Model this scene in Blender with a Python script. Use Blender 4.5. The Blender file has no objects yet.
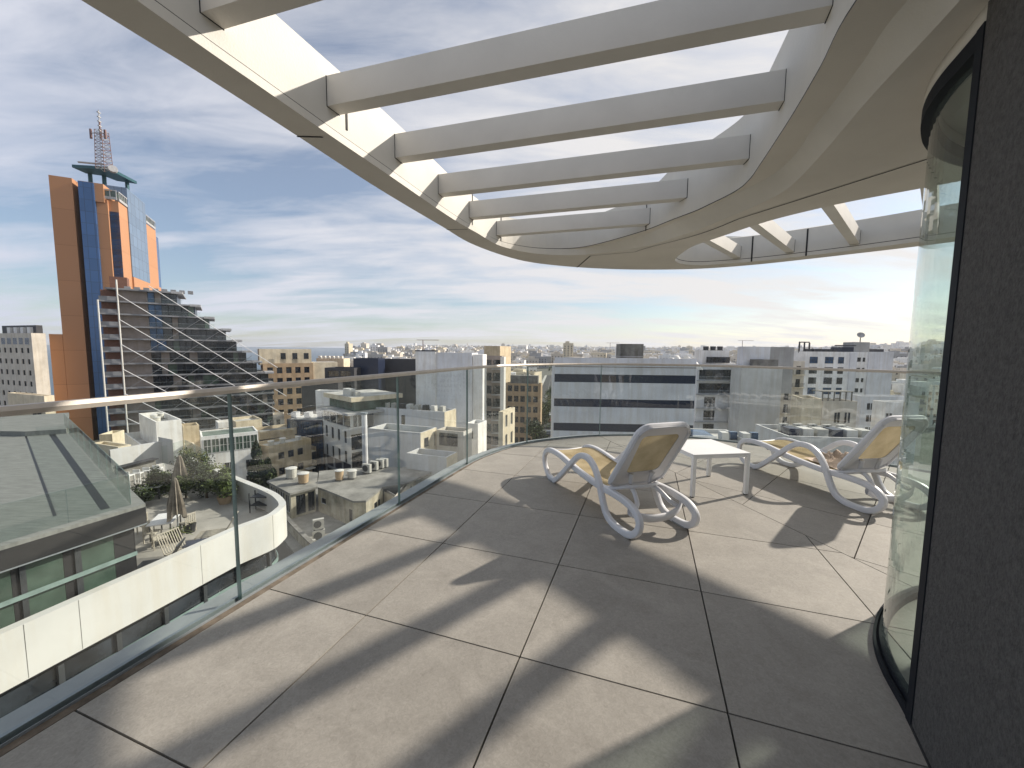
import bpy, math, random
from mathutils import Vector, Matrix
from mathutils.geometry import tessellate_polygon
R = math.radians
random.seed(7)
S = bpy.context.scene
C = S.collection

# ------------------------------------------------------------------ camera
EYE = Vector((0, 0, 1.5)); FP = 397.62; PITCH = 0.087629; ROLL = 0.0096176
cam = bpy.data.cameras.new('camera'); camo = bpy.data.objects.new('camera', cam); C.objects.link(camo)
cam.sensor_width = 36; cam.lens = FP / 1024 * 36; cam.clip_start = 0.05; cam.clip_end = 60000
fwd = Vector((0, math.cos(PITCH), -math.sin(PITCH))); up0 = Vector((0, math.sin(PITCH), math.cos(PITCH))); rt0 = Vector((1, 0, 0))
rt = rt0 * math.cos(ROLL) + up0 * math.sin(ROLL); up = up0 * math.cos(ROLL) - rt0 * math.sin(ROLL)
m = Matrix((rt, up, -fwd)).transposed().to_4x4(); m.translation = EYE
camo.matrix_world = m
S.camera = camo

# ------------------------------------------------------------------ light
SUN_H = Vector((0.91, 0.415)).normalized(); SUN_EL = math.atan(1 / 1.7)
world = bpy.data.worlds.new('World'); S.world = world; world.use_nodes = True
wt = world.node_tree; wt.nodes.clear()
def wn(t, **k):
    n = wt.nodes.new(t)
    for a, b in k.items(): setattr(n, a, b)
    return n
sky = wn('ShaderNodeTexSky', sky_type='NISHITA', sun_disc=False)
sky.sun_elevation = SUN_EL; sky.sun_rotation = math.atan2(SUN_H.x, SUN_H.y)
sky.altitude = 40; sky.air_density = 1.0; sky.dust_density = 0.7; sky.ozone_density = 2.2
tc = wn('ShaderNodeTexCoord'); sep = wn('ShaderNodeSeparateXYZ'); wt.links.new(tc.outputs['Generated'], sep.inputs[0])
def wmath(op, a, b=None, clamp=False):
    n = wn('ShaderNodeMath', operation=op, use_clamp=clamp)
    for i, v in enumerate((a, b)):
        if v is None: continue
        if isinstance(v, (int, float)): n.inputs[i].default_value = v
        else: wt.links.new(v, n.inputs[i])
    return n.outputs[0]
den = wmath('ADD', wmath('MAXIMUM', sep.outputs[2], 0.0), 0.14)
cx = wmath('DIVIDE', sep.outputs[0], den); cy = wmath('DIVIDE', sep.outputs[1], den)
comb = wn('ShaderNodeCombineXYZ'); wt.links.new(cx, comb.inputs[0]); wt.links.new(cy, comb.inputs[1])
mp = wn('ShaderNodeMapping'); wt.links.new(comb.outputs[0], mp.inputs[0])
mp.inputs['Rotation'].default_value = (0, 0, R(-25)); mp.inputs['Scale'].default_value = (0.55, 1.5, 1); mp.inputs['Location'].default_value = (1.3, 4.1, 0)
n1 = wn('ShaderNodeTexNoise'); n1.inputs['Scale'].default_value = 0.9; n1.inputs['Detail'].default_value = 7; n1.inputs['Roughness'].default_value = 0.5; n1.inputs['Distortion'].default_value = 0.35
wt.links.new(mp.outputs[0], n1.inputs['Vector'])
cr = wn('ShaderNodeValToRGB'); cr.color_ramp.elements[0].position = 0.40; cr.color_ramp.elements[1].position = 0.575
cr.color_ramp.elements[0].color = (0.20, 0.20, 0.20, 1); cr.color_ramp.elements[1].color = (0.97, 0.97, 0.97, 1)
n1b = wn('ShaderNodeTexNoise'); n1b.inputs['Scale'].default_value = 3.6; n1b.inputs['Detail'].default_value = 9; n1b.inputs['Roughness'].default_value = 0.62; n1b.inputs['Distortion'].default_value = 0.5
wt.links.new(mp.outputs[0], n1b.inputs['Vector'])
wt.links.new(wmath('ADD', wmath('MULTIPLY', n1.outputs['Fac'], 0.74), wmath('MULTIPLY', n1b.outputs['Fac'], 0.26)), cr.inputs[0])
# cloud brightness: whiter towards the sun, greyer away from it
dotn = wn('ShaderNodeVectorMath', operation='DOT_PRODUCT'); wt.links.new(tc.outputs['Generated'], dotn.inputs[0])
dotn.inputs[1].default_value = (SUN_H.x * math.cos(SUN_EL), SUN_H.y * math.cos(SUN_EL), math.sin(SUN_EL))
br = wn('ShaderNodeMapRange'); wt.links.new(dotn.outputs['Value'], br.inputs[0])
for i, v in enumerate((-0.5, 1.0, 6.1, 6.9)): br.inputs[i + 1].default_value = v
ccol = wn('ShaderNodeMix', data_type='RGBA'); wt.links.new(wmath('MULTIPLY', wmath('ADD', dotn.outputs['Value'], 0.55), 0.75, True), ccol.inputs[0])
ccol.inputs[6].default_value = (0.84, 0.90, 1.08, 1); ccol.inputs[7].default_value = (1.03, 1.0, 0.98, 1)
cmul = wn('ShaderNodeVectorMath', operation='SCALE'); wt.links.new(ccol.outputs[2], cmul.inputs[0]); wt.links.new(br.outputs[0], cmul.inputs['Scale'])
mixc = wn('ShaderNodeMix', data_type='RGBA'); wt.links.new(cr.outputs[0], mixc.inputs[0]); wt.links.new(sky.outputs[0], mixc.inputs[6]); wt.links.new(cmul.outputs[0], mixc.inputs[7])
bg = wn('ShaderNodeBackground'); bg.inputs[1].default_value = 0.10; wt.links.new(mixc.outputs[2], bg.inputs[0])
wo = wn('ShaderNodeOutputWorld'); wt.links.new(bg.outputs[0], wo.inputs[0])
sl = bpy.data.lights.new('sun', 'SUN'); so = bpy.data.objects.new('sun', sl); C.objects.link(so)
sl.energy = 4.7; sl.angle = R(0.9); sl.color = (1.0, 0.915, 0.80)
sd = Vector((SUN_H.x * math.cos(SUN_EL), SUN_H.y * math.cos(SUN_EL), math.sin(SUN_EL)))
so.rotation_euler = sd.to_track_quat('Z', 'Y').to_euler()
S.view_settings.view_transform = 'Standard'; S.view_settings.look = 'None'; S.view_settings.exposure = 0.34; S.view_settings.gamma = 1.0
S.render.engine = 'CYCLES'
try:
    S.cycles.transparent_max_bounces = 24; S.cycles.max_bounces = 8; S.cycles.use_denoising = True
except Exception: pass

# ------------------------------------------------------------------ survey helpers: where a sight line meets a height or a distance
def ray(px, py):
    x = (px - 512) / FP; y = -(py - 384) / FP
    return (fwd + rt * x + up * y)
def atz(px, py, z):
    d = ray(px, py); return EYE + d * ((z - EYE.z) / d.z)
def aty(px, py, Y):
    d = ray(px, py); return EYE + d * (Y / d.y)
def ratio(px, py=350):
    d = ray(px, py); return d.x / d.y
def run(K, d, px, py=350):
    """distance along plan direction d from K at which the column px is reached"""
    r = ratio(px, py); return (r * K[1] - K[0]) / (d[0] - r * d[1])

# ------------------------------------------------------------------ materials
def mat(name, col, rough=0.7, metal=0.0, spec=0.4, var=0.12, scale=3.0, bump=0.0, bscale=60.0, col2=None, emis=None, detail=5, stretch=None, coat=0.0, nr=0.6, stain=0.0):
    M = bpy.data.materials.new(name); M.use_nodes = True; nt = M.node_tree; b = nt.nodes['Principled BSDF']
    b.inputs['Roughness'].default_value = rough; b.inputs['Metallic'].default_value = metal
    b.inputs['Specular IOR Level'].default_value = spec; b.inputs['Coat Weight'].default_value = coat
    t = nt.nodes.new('ShaderNodeTexCoord'); src = t.outputs['Object']
    if stretch:
        mpn = nt.nodes.new('ShaderNodeMapping'); mpn.inputs['Scale'].default_value = stretch; nt.links.new(src, mpn.inputs[0]); src = mpn.outputs[0]
    n = nt.nodes.new('ShaderNodeTexNoise'); n.inputs['Scale'].default_value = scale; n.inputs['Detail'].default_value = detail; n.inputs['Roughness'].default_value = nr
    nt.links.new(src, n.inputs['Vector'])
    r = nt.nodes.new('ShaderNodeValToRGB'); r.color_ramp.elements[0].position = 0.3; r.color_ramp.elements[1].position = 0.7
    c2 = col2 or tuple(c * (1 - var * 2) for c in col)
    r.color_ramp.elements[0].color = (*c2, 1); r.color_ramp.elements[1].color = (*[min(1, c * (1 + (0 if col2 else var))) for c in col], 1)
    nt.links.new(n.outputs['Fac'], r.inputs[0]); nt.links.new(r.outputs[0], b.inputs['Base Color'])
    if stain:
        ms = nt.nodes.new('ShaderNodeMapping'); ms.inputs['Scale'].default_value = (1.1, 1.1, 0.09); nt.links.new(t.outputs['Object'], ms.inputs[0])
        ns_ = nt.nodes.new('ShaderNodeTexNoise'); ns_.inputs['Scale'].default_value = 1.3; ns_.inputs['Detail'].default_value = 8; ns_.inputs['Roughness'].default_value = 0.7; nt.links.new(ms.outputs[0], ns_.inputs['Vector'])
        rs = nt.nodes.new('ShaderNodeValToRGB'); rs.color_ramp.elements[0].position = 0.38; rs.color_ramp.elements[1].position = 0.56; k_ = 1 - stain
        rs.color_ramp.elements[0].color = (k_, k_ * .97, k_ * .92, 1); rs.color_ramp.elements[1].color = (1, 1, 1, 1); nt.links.new(ns_.outputs['Fac'], rs.inputs[0])
        mm_ = nt.nodes.new('ShaderNodeMix'); mm_.data_type = 'RGBA'; mm_.blend_type = 'MULTIPLY'; mm_.inputs[0].default_value = 1; nt.links.new(r.outputs[0], mm_.inputs[6]); nt.links.new(rs.outputs[0], mm_.inputs[7]); nt.links.new(mm_.outputs[2], b.inputs['Base Color'])
    if bump:
        n2 = nt.nodes.new('ShaderNodeTexNoise'); n2.inputs['Scale'].default_value = bscale; n2.inputs['Detail'].default_value = 4
        nt.links.new(t.outputs['Object'], n2.inputs['Vector'])
        bp = nt.nodes.new('ShaderNodeBump'); bp.inputs['Strength'].default_value = bump; bp.inputs['Distance'].default_value = 0.01
        nt.links.new(n2.outputs['Fac'], bp.inputs['Height']); nt.links.new(bp.outputs[0], b.inputs['Normal'])
    if emis:
        b.inputs['Emission Color'].default_value = (*emis, 1); b.inputs['Emission Strength'].default_value = 1
    return M
def thin_glass(name, tint, refl=1.0, base=0.04, body=0.0, bodycol=(0.3, 0.4, 0.36)):
    M = bpy.data.materials.new(name); M.use_nodes = True; nt = M.node_tree; nt.nodes.clear()
    tr = nt.nodes.new('ShaderNodeBsdfTransparent'); tr.inputs[0].default_value = (*tint, 1)
    gl = nt.nodes.new('ShaderNodeBsdfGlossy'); gl.inputs['Roughness'].default_value = 0.0; gl.inputs[0].default_value = (refl, refl, refl, 1)
    ge = nt.nodes.new('ShaderNodeNewGeometry'); dt = nt.nodes.new('ShaderNodeVectorMath'); dt.operation = 'DOT_PRODUCT'
    nt.links.new(ge.outputs['Incoming'], dt.inputs[0]); nt.links.new(ge.outputs['Normal'], dt.inputs[1])
    def mth(op, x, y):
        q = nt.nodes.new('ShaderNodeMath'); q.operation = op
        for k, v in enumerate((x, y)):
            if v is None: continue
            if isinstance(v, float): q.inputs[k].default_value = v
            else: nt.links.new(v, q.inputs[k])
        return q.outputs[0]
    c = mth('ABSOLUTE', dt.outputs['Value'], None); f5 = mth('POWER', mth('SUBTRACT', 1.0, c), 5.0)
    fac = mth('ADD', mth('MULTIPLY', f5, 1.0 - base), base)
    mx = nt.nodes.new('ShaderNodeMixShader'); nt.links.new(fac, mx.inputs[0])
    if body:
        df = nt.nodes.new('ShaderNodeBsdfDiffuse'); df.inputs[0].default_value = (*bodycol, 1)
        m2 = nt.nodes.new('ShaderNodeMixShader'); m2.inputs[0].default_value = body; nt.links.new(tr.outputs[0], m2.inputs[1]); nt.links.new(df.outputs[0], m2.inputs[2])
        nt.links.new(m2.outputs[0], mx.inputs[1])
    else: nt.links.new(tr.outputs[0], mx.inputs[1])
    nt.links.new(gl.outputs[0], mx.inputs[2])
    o = nt.nodes.new('ShaderNodeOutputMaterial'); nt.links.new(mx.outputs[0], o.inputs[0])
    return M
M = {}
M['glass'] = thin_glass('clear_glass', (0.93, 0.955, 0.945), 0.9)
M['glass_green'] = thin_glass('green_glass', (0.90, 0.93, 0.915), 0.8)
M['glass_curve'] = thin_glass('curved_glass', (0.78, 0.86, 0.825), 0.95, body=0.10, bodycol=(0.5, 0.58, 0.53))
M['glass_edge'] = mat('glass_edge', (0.22, 0.30, 0.28), 0.25, var=0.1)
M['steel'] = mat('brushed_rail', (0.50, 0.455, 0.40), 0.5, 0.45, var=0.05, scale=20)
M['alu'] = mat('grey_aluminium', (0.30, 0.33, 0.35), 0.45, 0.3, var=0.08, scale=8)
M['ledge'] = mat('grey_ledge', (0.34, 0.355, 0.36), 0.5, var=0.12, scale=2.5, detail=8)
M['seal'] = mat('sealant', (0.16, 0.13, 0.10), 0.85, var=0.35, scale=9, detail=8)
M['black'] = mat('black_gap', (0.02, 0.02, 0.022), 0.7)
M['canopy'] = mat('painted_canopy', (0.61, 0.59, 0.54), 0.6, var=0.05, scale=1.4, detail=8, bump=0.12, bscale=90)
M['beam'] = mat('painted_beam', (0.65, 0.625, 0.575), 0.55, var=0.04, scale=2.2, detail=8, bump=0.1, bscale=90)
M['soffit'] = mat('soffit_plaster', (0.64, 0.605, 0.54), 0.75, var=0.05, scale=1.2, detail=8, bump=0.12, bscale=120)
M['darkwall'] = mat('charcoal_render', (0.115, 0.11, 0.106), 0.95, var=0.22, scale=45, detail=8, nr=0.75, bump=1.0, bscale=110, spec=0.2)
M['darkframe'] = mat('dark_frame', (0.018, 0.021, 0.027), 0.6, 0.0, var=0.06, spec=0.08)
M['plastic'] = mat('white_resin', (0.70, 0.70, 0.72), 0.38, var=0.03, scale=3, spec=0.5, bump=0.03, bscale=200)
M['whitemetal'] = mat('white_powder_coat', (0.80, 0.80, 0.79), 0.4, var=0.03)
M['towel'] = mat('beige_towel', (0.52, 0.42, 0.33), 0.95, var=0.3, scale=6, detail=2, bump=0.6, bscale=90)
def tile_mat():
    Mt = bpy.data.materials.new('porcelain_tile'); Mt.use_nodes = True; nt = Mt.node_tree; b = nt.nodes['Principled BSDF']
    t = nt.nodes.new('ShaderNodeTexCoord'); g = nt.nodes.new('ShaderNodeNewGeometry')
    wv = nt.nodes.new('ShaderNodeMapping'); nt.links.new(t.outputs['Object'], wv.inputs[0])
    cb = nt.nodes.new('ShaderNodeCombineXYZ'); ml = nt.nodes.new('ShaderNodeMath'); ml.operation = 'MULTIPLY'; ml.inputs[1].default_value = 37
    nt.links.new(g.outputs['Random Per Island'], ml.inputs[0]); nt.links.new(ml.outputs[0], cb.inputs[0]); nt.links.new(ml.outputs[0], cb.inputs[1]); nt.links.new(cb.outputs[0], wv.inputs['Location'])
    a = nt.nodes.new('ShaderNodeTexNoise'); a.inputs['Scale'].default_value = 3.0; a.inputs['Detail'].default_value = 12; a.inputs['Roughness'].default_value = 0.72; a.inputs['Distortion'].default_value = 0.8
    nt.links.new(wv.outputs[0], a.inputs['Vector'])
    f = nt.nodes.new('ShaderNodeTexNoise'); f.inputs['Scale'].default_value = 52; f.inputs['Detail'].default_value = 6; f.inputs['Roughness'].default_value = 0.7; f.inputs['Distortion'].default_value = 1.5
    nt.links.new(wv.outputs[0], f.inputs['Vector'])
    mx = nt.nodes.new('ShaderNodeMath'); mx.operation = 'MULTIPLY_ADD'; mx.inputs[1].default_value = 0.5; nt.links.new(f.outputs['Fac'], mx.inputs[0])
    m0 = nt.nodes.new('ShaderNodeMath'); m0.operation = 'MULTIPLY'; m0.inputs[1].default_value = 0.5; nt.links.new(a.outputs['Fac'], m0.inputs[0]); nt.links.new(m0.outputs[0], mx.inputs[2])
    r = nt.nodes.new('ShaderNodeValToRGB'); e = r.color_ramp.elements
    e[0].position = 0.34; e[0].color = (0.215, 0.198, 0.172, 1); e[1].position = 0.66; e[1].color = (0.37, 0.345, 0.305, 1)
    x = e.new(0.5); x.color = (0.29, 0.27, 0.238, 1)
    nt.links.new(mx.outputs[0], r.inputs[0])
    hv = nt.nodes.new('ShaderNodeHueSaturation'); nt.links.new(r.outputs[0], hv.inputs['Color'])
    mr = nt.nodes.new('ShaderNodeMapRange'); mr.inputs[3].default_value = 0.91; mr.inputs[4].default_value = 1.08; nt.links.new(g.outputs['Random Per Island'], mr.inputs[0]); nt.links.new(mr.outputs[0], hv.inputs['Value'])
    nt.links.new(hv.outputs[0], b.inputs['Base Color']); b.inputs['Roughness'].default_value = 0.62; b.inputs['Specular IOR Level'].default_value = 0.35
    rr = nt.nodes.new('ShaderNodeMapRange'); rr.inputs[3].default_value = 0.5; rr.inputs[4].default_value = 0.75; nt.links.new(a.outputs['Fac'], rr.inputs[0]); nt.links.new(rr.outputs[0], b.inputs['Roughness'])
    bp = nt.nodes.new('ShaderNodeBump'); bp.inputs['Strength'].default_value = 0.10; bp.inputs['Distance'].default_value = 0.004; nt.links.new(f.outputs['Fac'], bp.inputs['Height']); nt.links.new(bp.outputs[0], b.inputs['Normal'])
    return Mt
M['tile'] = tile_mat()
def weave_mat():
    Mt = bpy.data.materials.new('woven_sling'); Mt.use_nodes = True; nt = Mt.node_tree; nt.nodes.clear()
    t = nt.nodes.new('ShaderNodeTexCoord')
    w1 = nt.nodes.new('ShaderNodeTexWave'); w1.bands_direction = 'X'; w1.inputs['Scale'].default_value = 45; w1.inputs['Distortion'].default_value = 0.6
    w2 = nt.nodes.new('ShaderNodeTexWave'); w2.bands_direction = 'Y'; w2.inputs['Scale'].default_value = 45; w2.inputs['Distortion'].default_value = 0.6
    nz = nt.nodes.new('ShaderNodeTexNoise'); nz.inputs['Scale'].default_value = 5; nz.inputs['Detail'].default_value = 6
    for w in (w1, w2, nz): nt.links.new(t.outputs['Object'], w.inputs['Vector'])
    a = nt.nodes.new('ShaderNodeMath'); a.operation = 'MULTIPLY'; nt.links.new(w1.outputs['Fac'], a.inputs[0]); nt.links.new(w2.outputs['Fac'], a.inputs[1])
    b_ = nt.nodes.new('ShaderNodeMath'); b_.operation = 'MULTIPLY_ADD'; b_.inputs[1].default_value = 0.5; nt.links.new(a.outputs[0], b_.inputs[0]); nt.links.new(nz.outputs['Fac'], b_.inputs[2])
    r = nt.nodes.new('ShaderNodeValToRGB'); r.color_ramp.elements[0].position = 0.35; r.color_ramp.elements[0].color = (0.31, 0.245, 0.14, 1); r.color_ramp.elements[1].position = 0.8; r.color_ramp.elements[1].color = (0.62, 0.52, 0.34, 1)
    nt.links.new(b_.outputs[0], r.inputs[0])
    d = nt.nodes.new('ShaderNodeBsdfDiffuse'); tl = nt.nodes.new('ShaderNodeBsdfTranslucent'); nt.links.new(r.outputs[0], d.inputs[0]); nt.links.new(r.outputs[0], tl.inputs[0])
    mx = nt.nodes.new('ShaderNodeMixShader'); mx.inputs[0].default_value = 0.30; nt.links.new(d.outputs[0], mx.inputs[1]); nt.links.new(tl.outputs[0], mx.inputs[2])
    o = nt.nodes.new('ShaderNodeOutputMaterial'); nt.links.new(mx.outputs[0], o.inputs[0]); return Mt
M['sling'] = weave_mat()
# town
M['white'] = mat('white_render', (0.84, 0.835, 0.82), 0.85, var=0.10, scale=0.35, detail=8, stain=0.132)
M['whitepanel'] = mat('white_panel', (0.66, 0.655, 0.625), 0.5, var=0.04, scale=0.5, detail=8, stain=0.042)
M['lav'] = mat('pale_grey_render', (0.71, 0.72, 0.745), 0.85, var=0.08, scale=0.3, detail=8, stain=0.096)
M['grey'] = mat('grey_render', (0.38, 0.38, 0.38), 0.9, var=0.10, scale=0.3, detail=8, stain=0.120)
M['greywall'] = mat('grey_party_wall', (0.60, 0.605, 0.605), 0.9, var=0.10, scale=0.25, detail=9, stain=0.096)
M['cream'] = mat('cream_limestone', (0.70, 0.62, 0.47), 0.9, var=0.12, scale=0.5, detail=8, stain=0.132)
M['tan'] = mat('tan_limestone', (0.58, 0.48, 0.33), 0.9, var=0.14, scale=0.5, detail=8, stain=0.150)
M['brownstone'] = mat('brown_limestone', (0.46, 0.34, 0.22), 0.9, var=0.14, scale=0.5, detail=8, stain=0.120)
M['beige'] = mat('beige_render', (0.64, 0.59, 0.51), 0.9, var=0.09, scale=0.4, detail=8, stain=0.132)
M['oldbeige'] = mat('weathered_render', (0.52, 0.48, 0.38), 0.95, var=0.28, scale=0.6, detail=10, stain=0.210)
M['charcoal'] = mat('charcoal_cladding', (0.055, 0.055, 0.06), 0.6, var=0.1, scale=0.4)
M['navy'] = mat('navy_cladding', (0.02, 0.028, 0.055), 0.3, var=0.1)
M['roofgrey'] = mat('roof_membrane', (0.29, 0.28, 0.255), 0.9, var=0.25, scale=0.5, detail=9)
M['rooflight'] = mat('pale_roof', (0.52, 0.51, 0.47), 0.9, var=0.2, scale=0.5, detail=9)
M['roofgreen'] = mat('green_grey_roof', (0.16, 0.20, 0.17), 0.8, var=0.25, scale=0.5, detail=9)
M['asphalt'] = mat('asphalt', (0.06, 0.06, 0.06), 0.9, var=0.15, scale=0.5)
M['pane'] = mat('window_pane', (0.028, 0.035, 0.045), 0.08, var=0.5, scale=0.8, spec=0.8)
M['paneblue'] = mat('blue_pane', (0.045, 0.10, 0.20), 0.10, 0.35, var=0.35, scale=0.5, spec=0.8)
M['panegreen'] = mat('green_pane', (0.075, 0.115, 0.09), 0.10, var=0.35, scale=0.5, spec=0.8)
M['frame_w'] = mat('white_frame', (0.62, 0.62, 0.60), 0.6)
M['frame_d'] = mat('dark_window_frame', (0.05, 0.055, 0.06), 0.5)
M['orange'] = mat('orange_cladding', (0.56, 0.245, 0.105), 0.65, var=0.07, scale=0.2, detail=8)
M['redbrown'] = mat('red_brown_wall', (0.20, 0.10, 0.07), 0.8)
M['teal'] = mat('teal_canopy', (0.03, 0.10, 0.12), 0.4, 0.2)
M['mast_r'] = mat('mast_red', (0.20, 0.11, 0.10), 0.6); M['mast_w'] = mat('mast_white', (0.42, 0.42, 0.43), 0.6)
M['slabdark'] = mat('dark_grey_slab', (0.25, 0.255, 0.27), 0.7, var=0.12, scale=0.8, detail=8)  # plain darker grey than the concrete slab edges
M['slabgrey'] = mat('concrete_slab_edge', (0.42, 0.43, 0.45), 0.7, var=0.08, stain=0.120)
M['graybrown'] = mat('grey_brown_panel', (0.30, 0.26, 0.235), 0.85, var=0.08, scale=0.5, stain=0.072)
M['concrete'] = mat('rough_concrete', (0.22, 0.215, 0.20), 0.95, var=0.25, scale=0.8, detail=10, stain=0.180)
M['terrfloor'] = mat('pale_paving', (0.40, 0.38, 0.34), 0.85, var=0.14, scale=0.7, detail=9)
M['decktile'] = mat('grey_roof_boards', (0.235, 0.24, 0.225), 0.8, var=0.14, scale=1.2, detail=9, stretch=(1, 6, 1))
M['fascia'] = mat('dark_fascia', (0.028, 0.028, 0.03), 0.45, 0.0, var=0.06)
M['canvas'] = mat('taupe_canvas', (0.33, 0.29, 0.24), 0.95, var=0.2, scale=3)
M['leaf'] = mat('leaf', (0.10, 0.135, 0.035), 0.6, col2=(0.045, 0.07, 0.02), scale=1.6)
M['leaf_y'] = mat('leaf_bright', (0.20, 0.22, 0.05), 0.6, col2=(0.09, 0.11, 0.03), scale=2.0)
M['leaf_d'] = mat('leaf_dark', (0.04, 0.055, 0.028), 0.7, col2=(0.018, 0.028, 0.015), scale=1.2)
M['bark'] = mat('bark', (0.12, 0.09, 0.06), 0.95)
M['wicker'] = mat('pale_wicker', (0.50, 0.46, 0.38), 0.9, var=0.2, scale=20)
M['tank'] = mat('plastic_tank', (0.60, 0.58, 0.52), 0.6, var=0.08); M['tank_o'] = mat('tan_tank', (0.52, 0.38, 0.24), 0.6, var=0.1)
M['ac'] = mat('ac_casing', (0.50, 0.49, 0.45), 0.6, var=0.1)
M['timber'] = mat('timber', (0.38, 0.22, 0.10), 0.8)
M['car_w'] = mat('car_white', (0.7, 0.7, 0.7), 0.25, coat=0.5); M['car_d'] = mat('car_dark', (0.05, 0.06, 0.08), 0.25, coat=0.5); M['car_r'] = mat('car_red', (0.3, 0.04, 0.03), 0.25, coat=0.5)

# ------------------------------------------------------------------ mesh builder
class MB:
    def __init__(s): s.v = []; s.f = []; s.m = []; s.mats = []
    def mi(s, mt):
        if mt not in s.mats: s.mats.append(mt)
        return s.mats.index(mt)
    def face(s, pts, mt):
        i = len(s.v); s.v += [tuple(p) for p in pts]; s.f.append(tuple(range(i, i + len(pts)))); s.m.append(s.mi(mt))
    def poly(s, vs, fs, mt):
        i = len(s.v); s.v += [tuple(p) for p in vs]; k = s.mi(mt)
        for f in fs: s.f.append(tuple(i + a for a in f)); s.m.append(k)
    def obox(s, o, a, b, c, mt):
        """box from corner o along vectors a, b, c"""
        o, a, b, c = map(Vector, (o, a, b, c))
        v = [o, o + a, o + a + b, o + b, o + c, o + a + c, o + a + b + c, o + b + c]
        f = [(0, 3, 2, 1), (4, 5, 6, 7), (0, 1, 5, 4), (1, 2, 6, 5), (2, 3, 7, 6), (3, 0, 4, 7)]
        if a.cross(b).dot(c) < 0: f = [q[::-1] for q in f]
        s.poly(v, f, mt)
    def box(s, x0, x1, y0, y1, z0, z1, mt): s.obox((x0, y0, z0), (x1 - x0, 0, 0), (0, y1 - y0, 0), (0, 0, z1 - z0), mt)
    def tube(s, pts, r, mt, n=8, closed=False, sx=1.0):
        """round tube through points"""
        P = [Vector(p) for p in pts]; N = len(P); rings = []
        for i in range(N):
            t = (P[(i + 1) % N] - P[i - 1]) if closed else (P[min(i + 1, N - 1)] - P[max(i - 1, 0)])
            t.normalize(); ref = Vector((0, 0, 1)) if abs(t.z) < 0.95 else Vector((1, 0, 0))
            a = t.cross(ref).normalized(); b = a.cross(t)
            rr = r[i] if isinstance(r, (list, tuple)) else r
            rings.append([P[i] + a * (math.cos(2 * math.pi * k / n) * rr * sx) + b * (math.sin(2 * math.pi * k / n) * rr) for k in range(n)])
        vs = [p for q in rings for p in q]; fs = []
        for i in range(N if closed else N - 1):
            j = (i + 1) % N
            for k in range(n): fs.append((i * n + k, i * n + (k + 1) % n, j * n + (k + 1) % n, j * n + k))
        if not closed: fs += [tuple(range(n))[::-1], tuple((N - 1) * n + k for k in range(n))]
        s.poly(vs, fs, mt)
    def prism(s, plan, z0, z1, mt, top=None, bot=True):
        n = len(plan); ar = sum(plan[i][0] * plan[(i + 1) % n][1] - plan[(i + 1) % n][0] * plan[i][1] for i in range(n))
        if ar < 0: plan = plan[::-1]
        vs = [(p[0], p[1], z0) for p in plan] + [(p[0], p[1], z1) for p in plan]
        s.poly(vs, [(i, (i + 1) % n, n + (i + 1) % n, n + i) for i in range(n)], mt)
        s.poly(vs[n:], [tuple(range(n))], top or mt)
        if bot: s.poly(vs[:n], [tuple(range(n))[::-1]], mt)
    def build(s, name, parent=None, smooth=False, bevel=0.0):
        me = bpy.data.meshes.new(name); me.from_pydata(s.v, [], s.f)
        for mt in s.mats: me.materials.append(mt)
        for p, k in zip(me.polygons, s.m): p.material_index = k; p.use_smooth = smooth
        me.update(); o = bpy.data.objects.new(name, me); C.objects.link(o)
        if parent: o.parent = parent; o.matrix_parent_inverse = parent.matrix_world.inverted() if False else Matrix.Translation(-parent.location) if parent.type == 'EMPTY' and not parent.get('_local') else Matrix()
        if bevel:
            b = o.modifiers.new('bevel', 'BEVEL'); b.width = bevel; b.segments = 2; b.limit_method = 'ANGLE'; b.angle_limit = R(40)
        return o
def empty(name, loc=(0, 0, 0)):
    o = bpy.data.objects.new(name, None); o.location = loc; o.empty_display_size = 0.1; C.objects.link(o); return o
def tag(o, label=None, cat=None, group=None, kind=None):
    if label: o['label'] = label
    if cat: o['category'] = cat
    if group: o['group'] = group
    if kind: o['kind'] = kind
    return o
def thing(name, label, cat, loc=(0, 0, 0), group=None): return tag(empty(name, loc), label, cat, group)
def struct(o): o['kind'] = 'structure'; return o
def copy_thing(o, loc, rz=0, label=None, group=None, scale=None):
    c = o.copy(); C.objects.link(c); c.location = loc; c.rotation_euler = (0, 0, rz)
    if scale: c.scale = scale
    if label: c['label'] = label
    if group: c['group'] = group
    for ch in o.children:
        k = ch.copy(); C.objects.link(k); k.parent = c
        for g in ch.children:
            q = g.copy(); C.objects.link(q); q.parent = k
    return c
def catmull(P, n=6, closed=False):
    out = []; N = len(P); P = [Vector(p) for p in P]
    for i in range(N if closed else N - 1):
        a = P[i - 1] if (closed or i > 0) else P[0]; b = P[i]; c = P[(i + 1) % N]; d = P[(i + 2) % N] if (closed or i + 2 < N) else P[-1]
        for k in range(n):
            t = k / n
            out.append(0.5 * ((2 * b) + (c - a) * t + (2 * a - 5 * b + 4 * c - d) * t * t + (3 * b - a - 3 * c + d) * t ** 3))
    if not closed: out.append(P[-1])
    return out
def normals2(path):
    out = []
    for i in range(len(path)):
        a = path[max(i - 1, 0)]; b = path[min(i + 1, len(path) - 1)]; t = Vector((b[0] - a[0], b[1] - a[1])).normalized(); out.append(Vector((-t.y, t.x)))
    return out
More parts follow.
